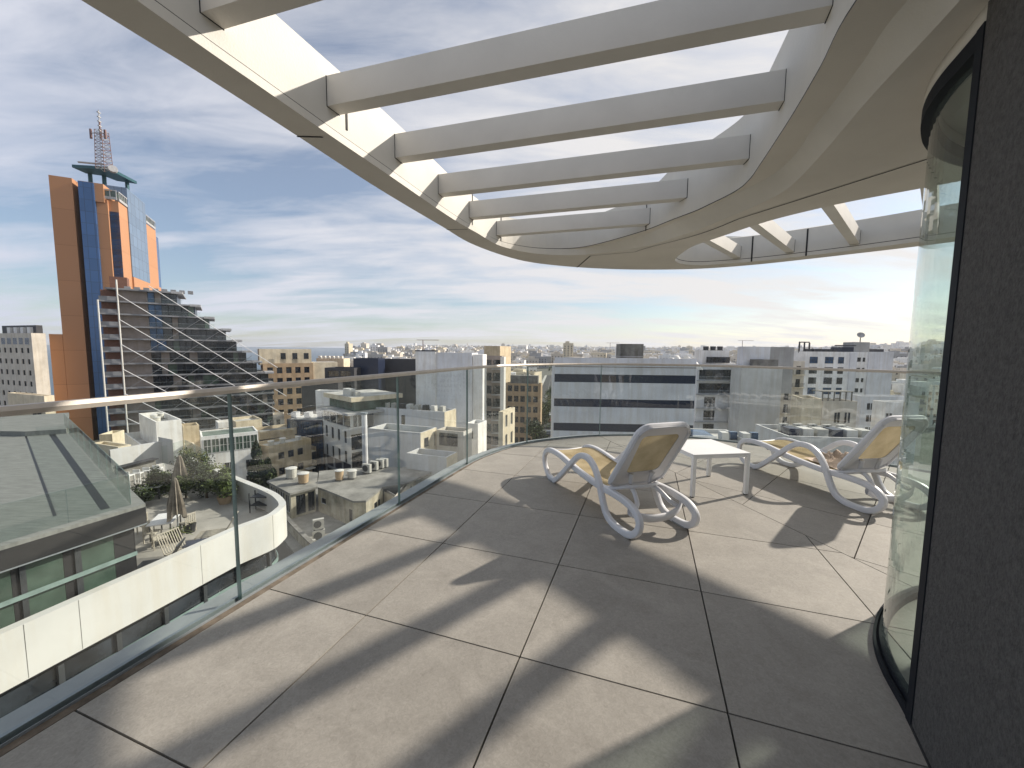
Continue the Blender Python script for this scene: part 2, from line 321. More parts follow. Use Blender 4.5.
def sweep(mb, path, prof, mt, cap=True):
    """sweep profile [(side, z)] along plan path; side is to the left of travel"""
    nn = normals2(path); n = len(prof); vs = []; fs = []
    for p, q in zip(path, nn):
        for (s_, z) in prof: vs.append((p[0] + q.x * s_, p[1] + q.y * s_, z))
    for i in range(len(path) - 1):
        for k in range(n): fs.append((i * n + k, (i + 1) * n + k, (i + 1) * n + (k + 1) % n, i * n + (k + 1) % n))
    if cap: fs += [tuple(range(n)), tuple((len(path) - 1) * n + k for k in range(n))[::-1]]
    mb.poly(vs, fs, mt)

# ================================================================== OUR TERRACE
EDGE = [(-3.46, -3), (-2.39, 0), (-1.603, 2.239), (-1.071, 3.70), (-0.61, 4.98), (-0.33, 5.55), (0.1, 6.12), (0.7, 6.55), (1.5, 6.86), (2.4, 6.92), (3.2, 6.74), (3.85, 6.33), (4.5, 5.72), (5.2, 5.0), (5.9, 4.15), (6.5, 3.2), (7.0, 2.0), (7.2, 0.5), (7.2, -3)]
edge = catmull(EDGE, 6)
def offset_path(path, d):
    return [(p[0] + q.x * d, p[1] + q.y * d) for p, q in zip(path, normals2(path))]
inner = offset_path(edge, -0.05)            # travel is clockwise, left is outward
def clip(poly, a, b):
    """keep the part of poly to the right of a->b"""
    out = []
    def side(p): return (b[0] - a[0]) * (p[1] - a[1]) - (b[1] - a[1]) * (p[0] - a[0])
    for i in range(len(poly)):
        p, q = poly[i], poly[(i + 1) % len(poly)]; sp, sq = side(p), side(q)
        if sp <= 0: out.append(p)
        if (sp < 0 < sq) or (sq < 0 < sp):
            t = sp / (sp - sq); out.append((p[0] + (q[0] - p[0]) * t, p[1] + (q[1] - p[1]) * t))
    return out
SEAM = ((2.66, 2.15), (1.98, 5.0))
def tiles(mb, ang, u0, v0, pu, pv, seam_side, mt, gap=0.004):
    c, s_ = math.cos(ang), math.sin(ang)
    for i in range(-12, 14):
        for j in range(-12, 14):
            ua, ub, va, vb = u0 + i * pu + gap, u0 + (i + 1) * pu - gap, v0 + j * pv + gap, v0 + (j + 1) * pv - gap
            q = [(u * c - v * s_, u * s_ + v * c) for u, v in ((ua, va), (ub, va), (ub, vb), (ua, vb))]
            if max(p[1] for p in q) < -3 or min(p[1] for p in q) > 7.2: continue
            a, b = SEAM; d = Vector((b[0] - a[0], b[1] - a[1])).normalized(); nrm = Vector((-d.y, d.x))
            if seam_side == 'L':    # keep left of the seam (smaller x)
                off = 0.004; q = clip(q, (b[0] + nrm.x * off, b[1] + nrm.y * off), (a[0] + nrm.x * off, a[1] + nrm.y * off))
            else:
                off = -0.004; q = clip(q, (a[0] + nrm.x * off, a[1] + nrm.y * off), (b[0] + nrm.x * off, b[1] + nrm.y * off))
            if len(q) < 3: continue
            for k in range(len(inner) - 1):
                q = clip(q, inner[k], inner[k + 1])
                if len(q) < 3: break
            if len(q) < 3: continue
            ar = sum(q[k][0] * q[(k + 1) % len(q)][1] - q[(k + 1) % len(q)][0] * q[k][1] for k in range(len(q)))
            if abs(ar) < 1e-4: continue
            if ar < 0: q = q[::-1]
            n = len(q); vs = [(p[0], p[1], 0) for p in q] + [(p[0], p[1], -0.018) for p in q]
            mb.poly(vs, [tuple(range(n))] + [(k, n + k, n + (k + 1) % n, (k + 1) % n) for k in range(n)], mt)
mb = MB(); YAW = -0.328587
tiles(mb, YAW, 0.369, 0.855, 0.909, 0.886, 'L', M['tile'])
tiles(mb, R(43.5), 0.15, 0.291, 0.90, 0.89, 'R', M['tile'])
struct(mb.build('terrace_floor'))
mb = MB()
slab_plan = [tuple(p[:2]) for p in offset_path(edge, 0.18)]
mb.prism(slab_plan[::-1], -0.40, -0.02, M['black'], top=M['black'])
struct(mb.build('terrace_slab'))
mb = MB(); sweep(mb, edge, [(0.03, -0.016), (0.19, -0.016), (0.19, -0.45), (0.03, -0.45)], M['ledge'])
struct(mb.build('terrace_ledge'))
mb = MB(); sweep(mb, edge, [(-0.048, -0.012), (-0.014, -0.006), (-0.014, -0.019), (-0.048, -0.019)], M['seal']); struct(mb.build('edge_gutter'))
# our building below the terrace
mb = MB(); mb.prism([tuple(p[:2]) for p in offset_path(edge, -0.4)][::-1], -26, -0.45, M['whitepanel']); struct(mb.build('building_below_terrace'))

# ---- railing
rail = thing('glass_railing', 'curved frameless glass railing with slim metal handrail around the terrace edge', 'railing', (0, 0, 0))
def arclen(path):
    L = [0]
    for a, b in zip(path[:-1], path[1:]): L.append(L[-1] + math.hypot(b[0] - a[0], b[1] - a[1]))
    return L
dense = catmull(EDGE, 40); LL = arclen(dense)
def cut(s0, s1, n=10):
    out = []
    for k in range(n + 1):
        s_ = s0 + (s1 - s0) * k / n
        i = max(j for j in range(len(LL)) if LL[j] <= s_ + 1e-9); i = min(i, len(LL) - 2)
        t = (s_ - LL[i]) / (LL[i + 1] - LL[i]); a, b = dense[i], dense[i + 1]; out.append((a[0] + (b[0] - a[0]) * t, a[1] + (b[1] - a[1]) * t))
    return out
def s_at(x, y): return LL[min(range(len(dense)), key=lambda i: (dense[i][0] - x) ** 2 + (dense[i][1] - y) ** 2)]
js = [0.02, s_at(-2.16, 0.66), s_at(-1.603, 2.239), s_at(-1.071, 3.70), s_at(-0.575, 5.06), s_at(0.249, 6.25), s_at(1.536, 6.87)]
while js[-1] + 1.5 < LL[-1]: js.append(js[-1] + 1.62)
for a, b in zip(js[:-1], js[1:]):
    g = MB(); p = cut(a + 0.006, b - 0.006, 12); nn = normals2(p); th = 0.0087; z0, z1 = -0.012, 1.235
    for i in range(len(p) - 1):
        A, B, na, nb = p[i], p[i + 1], nn[i], nn[i + 1]
        for sg in (1, -1):
            q = [(A[0] + na.x * th * sg, A[1] + na.y * th * sg, z0), (B[0] + nb.x * th * sg, B[1] + nb.y * th * sg, z0), (B[0] + nb.x * th * sg, B[1] + nb.y * th * sg, z1), (A[0] + na.x * th * sg, A[1] + na.y * th * sg, z1)]
            g.face(q if sg < 0 else q[::-1], M['glass'])
        g.face([(A[0] + na.x * th, A[1] + na.y * th, z1), (A[0] - na.x * th, A[1] - na.y * th, z1), (B[0] - nb.x * th, B[1] - nb.y * th, z1), (B[0] + nb.x * th, B[1] + nb.y * th, z1)], M['glass_edge'])
    for A, na in ((p[0], nn[0]), (p[-1], nn[-1])):
        g.face([(A[0] + na.x * th, A[1] + na.y * th, z0), (A[0] - na.x * th, A[1] - na.y * th, z0), (A[0] - na.x * th, A[1] - na.y * th, z1), (A[0] + na.x * th, A[1] + na.y * th, z1)], M['glass_edge'])
    g.build('glass_panel', rail)
mb = MB(); w = 0.024
sweep(mb, edge, [(-w, 1.236), (w, 1.236), (w + .003, 1.255), (w - .006, 1.272), (-w + .006, 1.272), (-w - .003, 1.255)], M['steel']); mb.build('handrail', rail, smooth=False)
mb = MB(); sweep(mb, edge, [(-0.013, -0.018), (-0.013, 0.006), (-0.0092, 0.006), (-0.0092, -0.018)], M['alu']); sweep(mb, edge, [(0.0092, -0.018), (0.0092, 0.02), (0.028, 0.02), (0.028, -0.018)], M['alu']); mb.build('base_channel', rail)

# ---- pergola canopy
H = 2.85
pg = thing('pergola_canopy', 'cream curved canopy with open slots and parallel beams over the terrace', 'canopy', (0, 0, 0))
# rows: bottom edge of the step (x, y), step height, top edge of the step (x, y), edge of the opening (x, y)
RING = [(-2.95, -3, .05, -2.95, -3, -2.955, -3), (-2.05, -.1, .05, -2.05, -.1, -2.055, -.1), (-1.487, 1.685, .05, -1.487, 1.685, -1.492, 1.687),
 (-1.328, 2.199, .05, -1.328, 2.199, -1.333, 2.2), (-1.197, 2.609, .05, -1.197, 2.609, -1.202, 2.611), (-.952, 3.34, .05, -.952, 3.34, -.957, 3.342),
 (-.634, 4.296, .05, -.634, 4.296, -.639, 4.298), (-.43, 4.78, .05, -.43, 4.78, -.438, 4.79), (-.16, 5.38, .06, -.16, 5.38, -.165, 5.39),
 (.366, 5.793, .08, .366, 5.795, .366, 5.80), (1.03, 5.80, .09, 1.02, 5.77, 1.00, 5.745), (1.62, 5.42, .10, 1.60, 5.30, 1.59, 5.19),
 (1.95, 4.85, .10, 1.84, 4.70, 1.80, 4.62), (2.13, 4.35, .10, 1.97, 4.18, 1.93, 4.18), (2.25, 3.839, .10, 2.06, 3.78, 2.02, 3.78), (2.28, 3.5, .10, 2.125, 3.45, 2.0, 3.52),
 (2.22, 3.211, .10, 2.085, 3.12, 1.92, 3.244), (2.087, 2.796, .10, 1.951, 2.745, 1.80, 2.86), (2.001, 2.553, .10, 1.86, 2.46, 1.695, 2.54), (1.895, 2.258, .10, 1.74, 2.12, 1.563, 2.173),
 (1.775, 1.869, .10, 1.62, 1.78, 1.41, 1.776), (1.52, 1.0, .10, 1.37, .95, 1.15, .95), (1.2, -.1, .10, 1.05, -.1, .83, -.1), (.62, -2.1, .10, .47, -2.1, .25, -2.1), (.36, -3, .10, .21, -3, -.01, -3)]
def ext(P, n=6): return catmull(P, n)
def zs(x, y):
    t = max(0.0, min(1.0, (math.hypot(x - 1.9, y - 2.0) - 1.9) / 1.9)); return 2.70 + 0.15 * t * t * (3 - 2 * t)
def fit(x, y, dz=0.0):
    u = (x / (1.35 + dz), y / (1.35 + dz)); t = 1.35 + dz
    if y < 1.0: return (x, y)
    for _ in range(12): t = zs(u[0] * t, u[1] * t) - 1.5 + dz
    return (u[0] * t, u[1] * t)
RING = [(*fit(r_[0], r_[1]), r_[2], *fit(r_[3], r_[4], r_[2]), *fit(r_[5], r_[6], r_[2])) for r_ in RING]
c0 = ext([Vector(p[:3]) for p in RING]); cs = ext([Vector((p[3], p[4], 0)) for p in RING]); c1 = ext([Vector((p[5], p[6], 0)) for p in RING])
NL = len(c0)
def rise(i):      # height of the inner face above the step
    x = c1[i].x; t = min(1, max(0, (x + .2) / 1.6)); return 0.34 + 0.07 * t + (H - zs(c0[i].x, c0[i].y))
OUT = [(-3.38, -3), (-2.33, 0), (-1.70, 1.69), (-1.55, 2.08), (-1.36, 2.67), (-1.12, 3.52), (-.81, 4.50), (-.5, 5.35), (.1, 6.19), (.76, 6.58), (1.54, 6.78), (2.3, 6.82), (3.1, 6.70), (3.75, 6.38), (4.3, 5.95), (4.73, 5.57), (5.15, 5.18), (5.68, 4.60), (6.15, 3.97), (6.75, 3.05), (7.25, 2.0), (7.5, .9), (7.6, -3)]
outp = catmull(OUT, 6)
O2a = [(2.34, 5.62), (2.36, 5.15), (2.56, 4.50), (2.90, 3.86), (3.38, 3.38), (4.1, 2.75), (4.9, 2.0), (5.5, 1.1), (5.8, 0.0)]
O2b = [(7.05, 0.4), (6.95, 1.5), (6.45, 2.75), (5.92, 3.72), (5.48, 4.35), (4.97, 4.93), (4.55, 5.37), (4.13, 5.75), (3.6, 6.15), (3.0, 6.42), (2.65, 6.36), (2.42, 6.08)]
o2 = catmull([Vector((*(fit(*p) if p[1] > 1.2 else p), 0)) for p in O2a] + [Vector((p[0], p[1], 0)) for p in O2b], 6, closed=True)
def tess(mb, loops, flip, mt):
    vl = [[Vector(p) for p in L] for L in loops]; tri = tessellate_polygon([[Vector((p.x, p.y, 0)) for p in L] for L in vl]); flat = [p for L in vl for p in L]
    fs = []
    for t in tri:
        a, b, c = (flat[i] for i in t); cr_ = (b.x - a.x) * (c.y - a.y) - (b.y - a.y) * (c.x - a.x)
        if abs(cr_) < 1e-7: continue
        fs.append(t if (cr_ > 0) != flip else t[::-1])
    mb.poly(flat, fs, mt)
import bmesh
mb = MB()
bo = [Vector((p[0], p[1], H)) for p in outp]; b1 = [Vector((p.x, p.y, H)) for p in c0]; b2 = [Vector((p.x, p.y, H)) for p in o2]
tess(mb, [bo, b1, b2], True, M['soffit']); so_ = mb.build('soffit', pg, smooth=True)
bm = bmesh.new(); bm.from_mesh(so_.data); bmesh.ops.remove_doubles(bm, verts=bm.verts, dist=1e-5)
for _ in range(4):
    lg = [e for e in bm.edges if e.calc_length() > .28]
    if lg: bmesh.ops.subdivide_edges(bm, edges=lg, cuts=1, use_grid_fill=False); bmesh.ops.triangulate(bm, faces=bm.faces)
for v in bm.verts: v.co.z = zs(v.co.x, v.co.y)
for f in bm.faces: f.smooth = True
bm.to_mesh(so_.data); bm.free()
mb = MB()       # stepped ring and inner face of the large opening
for i in range(NL):
    j = (i + 1) % NL
    hz = zs(c0[i].x, c0[i].y); a0, a1, a2 = Vector((c0[i].x, c0[i].y, hz)), Vector((cs[i].x, cs[i].y, hz + c0[i].z)), Vector((c1[i].x, c1[i].y, hz + c0[i].z))
    hz = zs(c0[j].x, c0[j].y); d0, d1, d2 = Vector((c0[j].x, c0[j].y, hz)), Vector((cs[j].x, cs[j].y, hz + c0[j].z)), Vector((c1[j].x, c1[j].y, hz + c0[j].z))
    mb.face([a0, d0, d1, a1], M['canopy']); mb.face([a1, d1, d2, a2], M['soffit'])
    g0 = 0.008; r0, r1 = rise(i), rise(j)
    mb.face([a2, d2, d2 + Vector((0, 0, g0)), a2 + Vector((0, 0, g0))], M['black'])
    mb.face([a2 + Vector((0, 0, g0)), d2 + Vector((0, 0, g0)), d2 + Vector((0, 0, r1)), a2 + Vector((0, 0, r0))], M['canopy'])
mb.build('opening_rim', pg, smooth=True)
e_ = pg.children[-1] if pg.children else None
mb = MB(); T2 = 0.38
for i in range(len(o2)):
    a, b = o2[i], o2[(i + 1) % len(o2)]
    za, zb = zs(a.x, a.y), zs(b.x, b.y)
    mb.face([(a.x, a.y, za), (b.x, b.y, zb), (b.x, b.y, zb + .05), (a.x, a.y, za + .05)], M['canopy'])
    mb.face([(a.x, a.y, za + .05), (b.x, b.y, zb + .05), (b.x, b.y, zb + .058), (a.x, a.y, za + .058)], M['black'])
    mb.face([(a.x, a.y, za + .058), (b.x, b.y, zb + .058), (b.x, b.y, H + T2), (a.x, a.y, H + T2)], M['canopy'])
mb.build('slot_rim', pg, smooth=True)
mb = MB()
for i in range(len(outp)):
    a, b = outp[i], outp[(i + 1) % len(outp)]
    mb.face([(a[0], a[1], H), (b[0], b[1], H), (b[0], b[1], H + .45), (a[0], a[1], H + .45)], M['canopy'])
tess(mb, [[Vector((p[0], p[1], H + .45)) for p in outp], [Vector((c1[i].x, c1[i].y, zs(c0[i].x, c0[i].y) + c0[i].z + rise(i))) for i in range(NL)], [Vector((p.x, p.y, H + T2)) for p in o2]], False, M['canopy'])
mb.build('outer_fascia', pg)
def seg_hits(loop, p, d):
    hits = []
    for i in range(len(loop)):
        a, b = loop[i], loop[(i + 1) % len(loop)]; ex, ey = b.x - a.x, b.y - a.y; de = d[0] * ey - d[1] * ex
        if abs(de) < 1e-9: continue
        t = ((a.x - p[0]) * ey - (a.y - p[1]) * ex) / de; u = ((a.x - p[0]) * d[1] - (a.y - p[1]) * d[0]) / de
        if 0 <= u <= 1: hits.append(t)
    return min(hits), max(hits)
def beam(p, d, loop, wid, zlo, hgt):
    d = Vector(d).normalized(); n = Vector((-d.y, d.x))
    vs = []
    for sgn in (-1, 1):
        q = (p[0] + n.x * wid / 2 * sgn, p[1] + n.y * wid / 2 * sgn)
        t0, t1 = seg_hits(loop, q, d); vs.append([(q[0] + d.x * (t0 - .004), q[1] + d.y * (t0 - .004)), (q[0] + d.x * (t1 + .004), q[1] + d.y * (t1 + .004))])
    pl = [vs[0][0], vs[0][1], vs[1][1], vs[1][0]]
    mb = MB(); mb.prism(pl, zlo, zlo + hgt, M['beam'])
    # thin dark joint collars where the beam meets the rim
    o = mb.build('beam', pg, bevel=0.004)
    for e0 in (0, 1):
        mb = MB(); q0 = Vector((*vs[0][e0], 0)); q1 = Vector((*vs[1][e0], 0)); dd = Vector((d.x, d.y, 0)) * (0.007 if e0 == 0 else -0.007)
        mb.obox(q0 + Vector((-n.x * .003, -n.y * .003, zlo - .003)), dd, (q1 - q0) + Vector((n.x * .006, n.y * .006, 0)), (0, 0, hgt + .003), M['black'])
        mb.build('beam_joint', pg)
for y0 in (5.29, 4.52, 3.77, 3.0, 2.28, 1.53, 0.78, 0.03, -0.72, -1.47, -2.2):
    beam((0, y0), (0.958, -0.286), c1, 0.10, H + 0.12, 0.175)
for n0, an in ((2.11, 45), (1.48, 44), (.79, 43.5), (.10, 43), (-.54, 42.5), (-1.2, 42), (-1.84, 41.5)):
    dv = (math.cos(R(an)), math.sin(R(an))); base = (-.69 * n0 + .72 * 5.2, .72 * n0 + .69 * 5.2)
    try: beam(base, dv, o2, 0.10, H + 0.075, 0.17)
    except ValueError: pass
# panel joints of the canopy: thin recessed-looking seams standing 2 mm proud
def seam(a, b, z, w=0.012):
    mb = MB(); d = Vector((b[0] - a[0], b[1] - a[1], 0)); n = Vector((-d.y, d.x, 0)).normalized() * w
    N_ = 14; a = Vector(a); d2 = Vector((d.x, d.y)) / N_
    for k in range(N_):
        p, q = a + d2 * k, a + d2 * (k + 1); p3, q3 = Vector((p.x, p.y, zs(*p) - .003)), Vector((q.x, q.y, zs(*q) - .003)); mb.face([p3 - n / 2, q3 - n / 2, q3 + n / 2, p3 + n / 2][::-1], M['black'])
    mb.build('panel_seam', pg)
seam((1.11, 5.86), (1.05, 6.68), H, .02)
seam((1.11, 5.86), (1.66, 5.60), H); seam((1.665, 5.60), fit(2.30, 4.19), H); seam(fit(2.30, 4.19), fit(2.89, 2.885), H); seam(fit(2.89, 2.885), (3.7, 1.2), H)
seam((-1.197, 2.61), (-1.375, 2.64), H, .014); seam((-.52, 4.62), (-.76, 4.66), H, .014)
def vseam(a, n, z0, z1, w=.014):      # upright panel joint on a rim face, standing proud of it
    mb = MB(); n = Vector((*n, 0)).normalized(); t = Vector((-n.y, n.x, 0)) * w
    mb.obox(Vector((a[0], a[1], z0)) - t / 2 + n * .001, n * .004, t, (0, 0, z1 - z0), M['black']); mb.build('panel_joint', pg)
def near_rim(loop, x, y, flip=False):
    i = min(range(len(loop)), key=lambda k: (loop[k].x - x) ** 2 + (loop[k].y - y) ** 2); a, b = loop[i - 1], loop[(i + 1) % len(loop)]
    t = Vector((b.x - a.x, b.y - a.y)).normalized(); n = Vector((-t.y, t.x)); cxy = Vector((x, y))
    return (loop[i].x, loop[i].y), n
for (x, y, sgn, ring) in ((-1.165, 2.72, 1, 1), (-.51, 4.68, 1, 1), (-.17, 5.36, 1, 1), (1.72, 4.95, 1, 1), (-2.3, -.9, 1, 1)):
    (q, n) = near_rim(c1, x, y); cen = Vector((.4, 2.5)); n = n if (cen - Vector(q)).dot(n) > 0 else -n
    vseam(q, n, H + .06, H + .40)
for (x, y) in ((3.6, 6.15), (4.13, 5.75), (4.97, 4.93)):
    (q, n) = near_rim(o2, x, y); cen = Vector((3.8, 3.8)); n = n if (cen - Vector(q)).dot(n) > 0 else -n
    vseam(q, n, H + .0, H + .37, .02)

# ---- dark rendered wall and curved window
arc = [tuple(p) for p in catmull([(1.618, 1.472), (1.68, 1.596), (1.747, 1.734), (1.826, 1.862), (1.918, 1.978), (2.009, 2.068), (2.09, 2.14)], 3)]
x, y, th = arc[-1][0], arc[-1][1], R(40); ds = 0.06
while th > R(-75):
    th -= ds / 1.5; x += math.cos(th) * ds; y += math.sin(th) * ds; arc.append((x, y))
wd = Vector((-.49, -.87)).normalized(); wp0 = Vector((1.618, 1.472))
wallb = thing('rendered_wall', 'rough charcoal rendered wall at the right edge of the terrace', 'wall', (1.618, 1.472, 0))
mb = MB(); wn_ = Vector((.87, -.49)).normalized()
a = wp0; b = wp0 + wd * 5.2
mb.prism([tuple(a), tuple(b), tuple(b + wn_ * 3.5), tuple(a + wn_ * 0.28)], 0.0, 2.74, M['darkwall']); mb.build('wall_face', wallb)
mb = MB(); mb.obox((wp0.x, wp0.y, 0.0), (wd.x * 5.2, wd.y * 5.2, 0), (-wn_.x * .004, -wn_.y * .004, 0), (0, 0, .012), M['black']); mb.build('wall_base_gap', wallb)
cw = thing('curved_window', 'tall curved glass window in a dark frame beside the charcoal wall', 'window', (1.93, 1.98, 0))
ZT = 2.64
mb = MB()
sweep(mb, arc, [(.0, .0), (.0, .03), (-.012, .03), (-.012, .018), (-.022, .018), (-.022, .045), (-.055, .045), (-.055, .0)], M['darkframe'])
sweep(mb, arc, [(.0, ZT - .065), (.0, ZT), (-.055, ZT), (-.055, ZT - .065)], M['darkframe'])
t = Vector((math.cos(R(62)), math.sin(R(62)))); nr = Vector((-t.y, t.x))
mb.obox((arc[0][0] + nr.x * .004, arc[0][1] + nr.y * .004, 0), (t.x * .05, t.y * .05, 0), (-nr.x * .11, -nr.y * .11, 0), (0, 0, ZT), M['darkframe'])
mb.build('window_frame', cw)
mb = MB(); gp = offset_path(arc, -.032)
for a, b in zip(gp[:-1], gp[1:]): mb.face([(a[0], a[1], .03), (b[0], b[1], .03), (b[0], b[1], ZT - .05), (a[0], a[1], ZT - .05)], M['glass_curve'])
mb.build('curved_pane', cw, smooth=True)
mb = MB(); sweep(mb, arc, [(-.002, ZT), (-.002, 2.72), (-.054, 2.72), (-.054, ZT)], M['soffit']); mb.build('window_header', cw, smooth=True)
# solid wall block behind the window, brought forward to block sun through the glass
rm = thing('room_sun_block', 'room wall block behind the curved window glass, shaped to block the sun', 'room', (3.3, .6, 0))
mb = MB(); mb.prism([(1.75, 1.35), (2.3, 1.88), (3.0, 2.28), (3.9, 2.1), (4.6, 1.0), (5.0, -.6), (5.0, -3), (-.3, -3)], 0.004, 2.78, M['darkwall']); mb.build('sun_block_wall', rm)

# ---- sun loungers
PROF = [(1.40, .022), (1.53, .03), (1.63, .085), (1.675, .17), (1.655, .26), (1.57, .318), (1.43, .34), (1.24, .335), (1.06, .312), (.86, .287), (.60, .268), (.40, .263), (.22, .268), (.05, .262), (-.08, .235), (-.155, .17), (-.14, .09), (-.06, .035), (.05, .02), (.16, .025), (.26, .06), (.32, .13), (.37, .23), (.42, .33), (.49, .42), (.59, .475), (.70, .48), (.80, .445), (.92, .355), (1.06, .235), (1.20, .12), (1.31, .045)]
def ribbon(mb, pts, hw, ht, mt, closed=True):
    """flat ribbon in the y-z plane of a lounger side: pts (x, t, z); hw half width across x; ht half thickness in plane; rounded section"""
    N = len(pts); P = [Vector(p) for p in pts]; sec = []
    for k in range(16):
        a_ = 2 * math.pi * (k + .5) / 16; c_, s_ = math.cos(a_), math.sin(a_); e = 0.4
        sec.append((hw * math.copysign(abs(c_) ** e, c_), ht * math.copysign(abs(s_) ** e, s_)))
    vs = []; fs = []
    for i in range(N):
        t = (P[(i + 1) % N] - P[i - 1]) if closed else P[min(i + 1, N - 1)] - P[max(i - 1, 0)]
        t.x = 0; t.normalize(); nb = Vector((0, -t.z, t.y))
        for (u, v) in sec: vs.append(P[i] + Vector((u, 0, 0)) + nb * v)
    n = len(sec)
    for i in range(N if closed else N - 1):
        j = (i + 1) % N
        for k in range(n): fs.append((i * n + k, i * n + (k + 1) % n, j * n + (k + 1) % n, j * n + k))
    if not closed: fs += [tuple(range(n))[::-1], tuple((N - 1) * n + k for k in range(n))]
    mb.poly(vs, fs, mt)
def make_lounger():
    r = thing('sun_lounger', 'white sun lounger left of the small table, its tan sling bare', 'sun lounger', (0, 0, 0), 'white sun loungers with tan slings')
    r['_local'] = 1
    for sg in (-1, 1):
        mb = MB(); pr = catmull([Vector((0, a, b)) for a, b in PROF], 4, True)
        # legs splay a little; the crossing strands pass side by side
        L = len(pr); pts = []
        for i, p in enumerate(pr):
            f = i / L
            lane = 0.026 if (f < 0.47) else -0.026
            w1 = 0.0
            for c_ in (0.47, 1.0, 0.0):
                d_ = abs(f - c_)
                if d_ < 0.06: w1 = max(w1, 1 - d_ / 0.06)
            lane *= (1 - w1) * 0.62
            pts.append((sg * (0.285 - lane - 0.012), p.y, p.z))
        ribbon(mb, pts, 0.023, 0.029, M['plastic']); mb.build('side_frame', r, smooth=True)
    mb = MB()   # seat sling
    st = [(1.60, .31), (1.43, .345), (1.24, .343), (1.0, .315), (.80, .295), (.60, .285), (.42, .285), (.345, .30)]
    st = catmull([Vector((0, a, b)) for a, b in st], 4); W = .238
    for a, b in zip(st[:-1], st[1:]):
        for k in range(6):
            x0, x1 = -W + 2 * W * k / 6, -W + 2 * W * (k + 1) / 6
            sag = lambda x_, tt: -0.012 * (1 - (x_ / W) ** 2)
            mb.face([(x0, a.y, a.z + sag(x0, 0)), (x1, a.y, a.z + sag(x1, 0)), (x1, b.y, b.z + sag(x1, 0)), (x0, b.y, b.z + sag(x0, 0))], M['sling'])
    mb.build('seat_sling', r, smooth=True)
    mb = MB()
    for (t_, z_, rr) in ((1.60, .295, .02), (.80, .255, .018), (1.2, .300, .014), (.34, .275, .022)):
        mb = MB(); mb.tube([(-.26, t_, z_), (0, t_, z_ - .01), (.26, t_, z_)], rr, M['plastic'], 10); mb.build('crossbar', r, smooth=True)
    mb = MB()
    # rear stretcher: a curved apron between the rear loops
    ap = [(-.265, .0, .20), (-.2, -.03, .165), (-.1, -.05, .14), (0, -.055, .135), (.1, -.05, .14), (.2, -.03, .165), (.265, .0, .20)]
    ap = catmull([Vector(p) for p in ap], 4)
    vs = []; n = 10; sec = [(0.016 * math.cos(2 * math.pi * k / n), 0.034 * math.sin(2 * math.pi * k / n)) for k in range(n)]
    for p in ap:
        for (u, v) in sec: vs.append(p + Vector((0, u, v)))
    fs = [(i * n + k, (i + 1) * n + k, (i + 1) * n + (k + 1) % n, i * n + (k + 1) % n) for i in range(len(ap) - 1) for k in range(n)]
    mb.poly(vs, fs, M['plastic']); mb.build('rear_stretcher', r, smooth=True)
    mb = MB()   # wheels/feet pads
    for sg in (-1, 1):
        for (q0, q1) in ((-.04, .10), (1.38, 1.46)): mb = MB(); mb.box(sg * .285 - .02, sg * .285 + .02, q0, q1, 0, .012, M['ledge']); mb.build('foot_pad', r)
    # back rest: local s along the back from pivot, x across
    piv = Vector((0, .335, .295)); tip = Vector((0, -.095, .925)); d = (tip - piv).normalized(); L = (tip - piv).length; nrm = Vector((0, d.z, -d.y))
    def bp(x_, s_, o=0.0):
        bow = 0.03 * math.sin(math.pi * min(1, max(0, s_ / L)))
        return piv + d * s_ + nrm * (o - bow) + Vector((x_, 0, 0))
    def rrect(w0, w1, s0, s1, rad, n=7):
        out = []
        for (cx_, cy_, a0, ww) in ((w1 - rad, s1 - rad, 0, 0), (-(w1 - rad), s1 - rad, 90, 0), (-(w0 - rad), s0 + rad, 180, 0), (w0 - rad, s0 + rad, 270, 0)):
            for k in range(n):
                a_ = R(a0 + 90 * k / (n - 1)); out.append((cx_ + rad * math.cos(a_), cy_ + rad * math.sin(a_)))
        return out
    oo = rrect(.288, .272, .0, L, .12); ii = rrect(.165, .185, .20, L - .115, .05)
    mb = MB(); n = len(oo); hx = 0.02
    mid = [((a[0] * .93 + b[0] * .07), (a[1] * .93 + b[1] * .07)) for a, b in zip(oo, ii)]
    rings = [([bp(a, b, -hx * .2) for a, b in ii]), ([bp(a, b, -hx) for a, b in mid]), ([bp(a, b, 0) for a, b in oo]), ([bp(a, b, hx) for a, b in mid]), ([bp(a, b, hx * .5) for a, b in ii])]
    for q in range(5):
        A, B = rings[q], rings[(q + 1) % 5]
        mb.poly(A + B, [(k, n + k, n + (k + 1) % n, (k + 1) % n) for k in range(n)], M['plastic'])
    bf = mb.build('backrest', r, smooth=True)
    mb = MB(); rim = catmull([bp(a, b, -.022) for a, b in rrect(.266, .25, .03, L - .02, .105)], 2, True); mb.tube(rim, .011, M['plastic'], 8, True)
    rb = mb.build('backrest_rim', r, smooth=True)
    mb = MB(); mb.face([bp(a, b, 0.0) for a, b in rrect(.175, .195, .19, L - .105, .05)], M['sling']); mb.build('back_sling', r)
    for sg in (-1, 1):
        mb = MB(); mb.tube(catmull([bp(sg * .11, .20, -.02), bp(sg * .10, .10, -.075), Vector((sg * .125, .12, .30)), Vector((sg * .16, .03, .235)), Vector((sg * .22, .0, .19))], 4), .02, M['plastic'], 8); mb.build('support_strut', r, smooth=True)
    mb = MB()
    mb.tube(catmull([Vector((-.25, .30, .28)), Vector((-.15, .17, .335)), Vector((0, .12, .345)), Vector((.15, .17, .335)), Vector((.25, .30, .28))], 4), .017, M['plastic'], 8)
    mb.build('support_bracket', r, smooth=True)
    return r
l1 = make_lounger()
l1.location = (1.202, 3.203, 0); l1.rotation_euler = (0, 0, math.atan2(.332, .943))
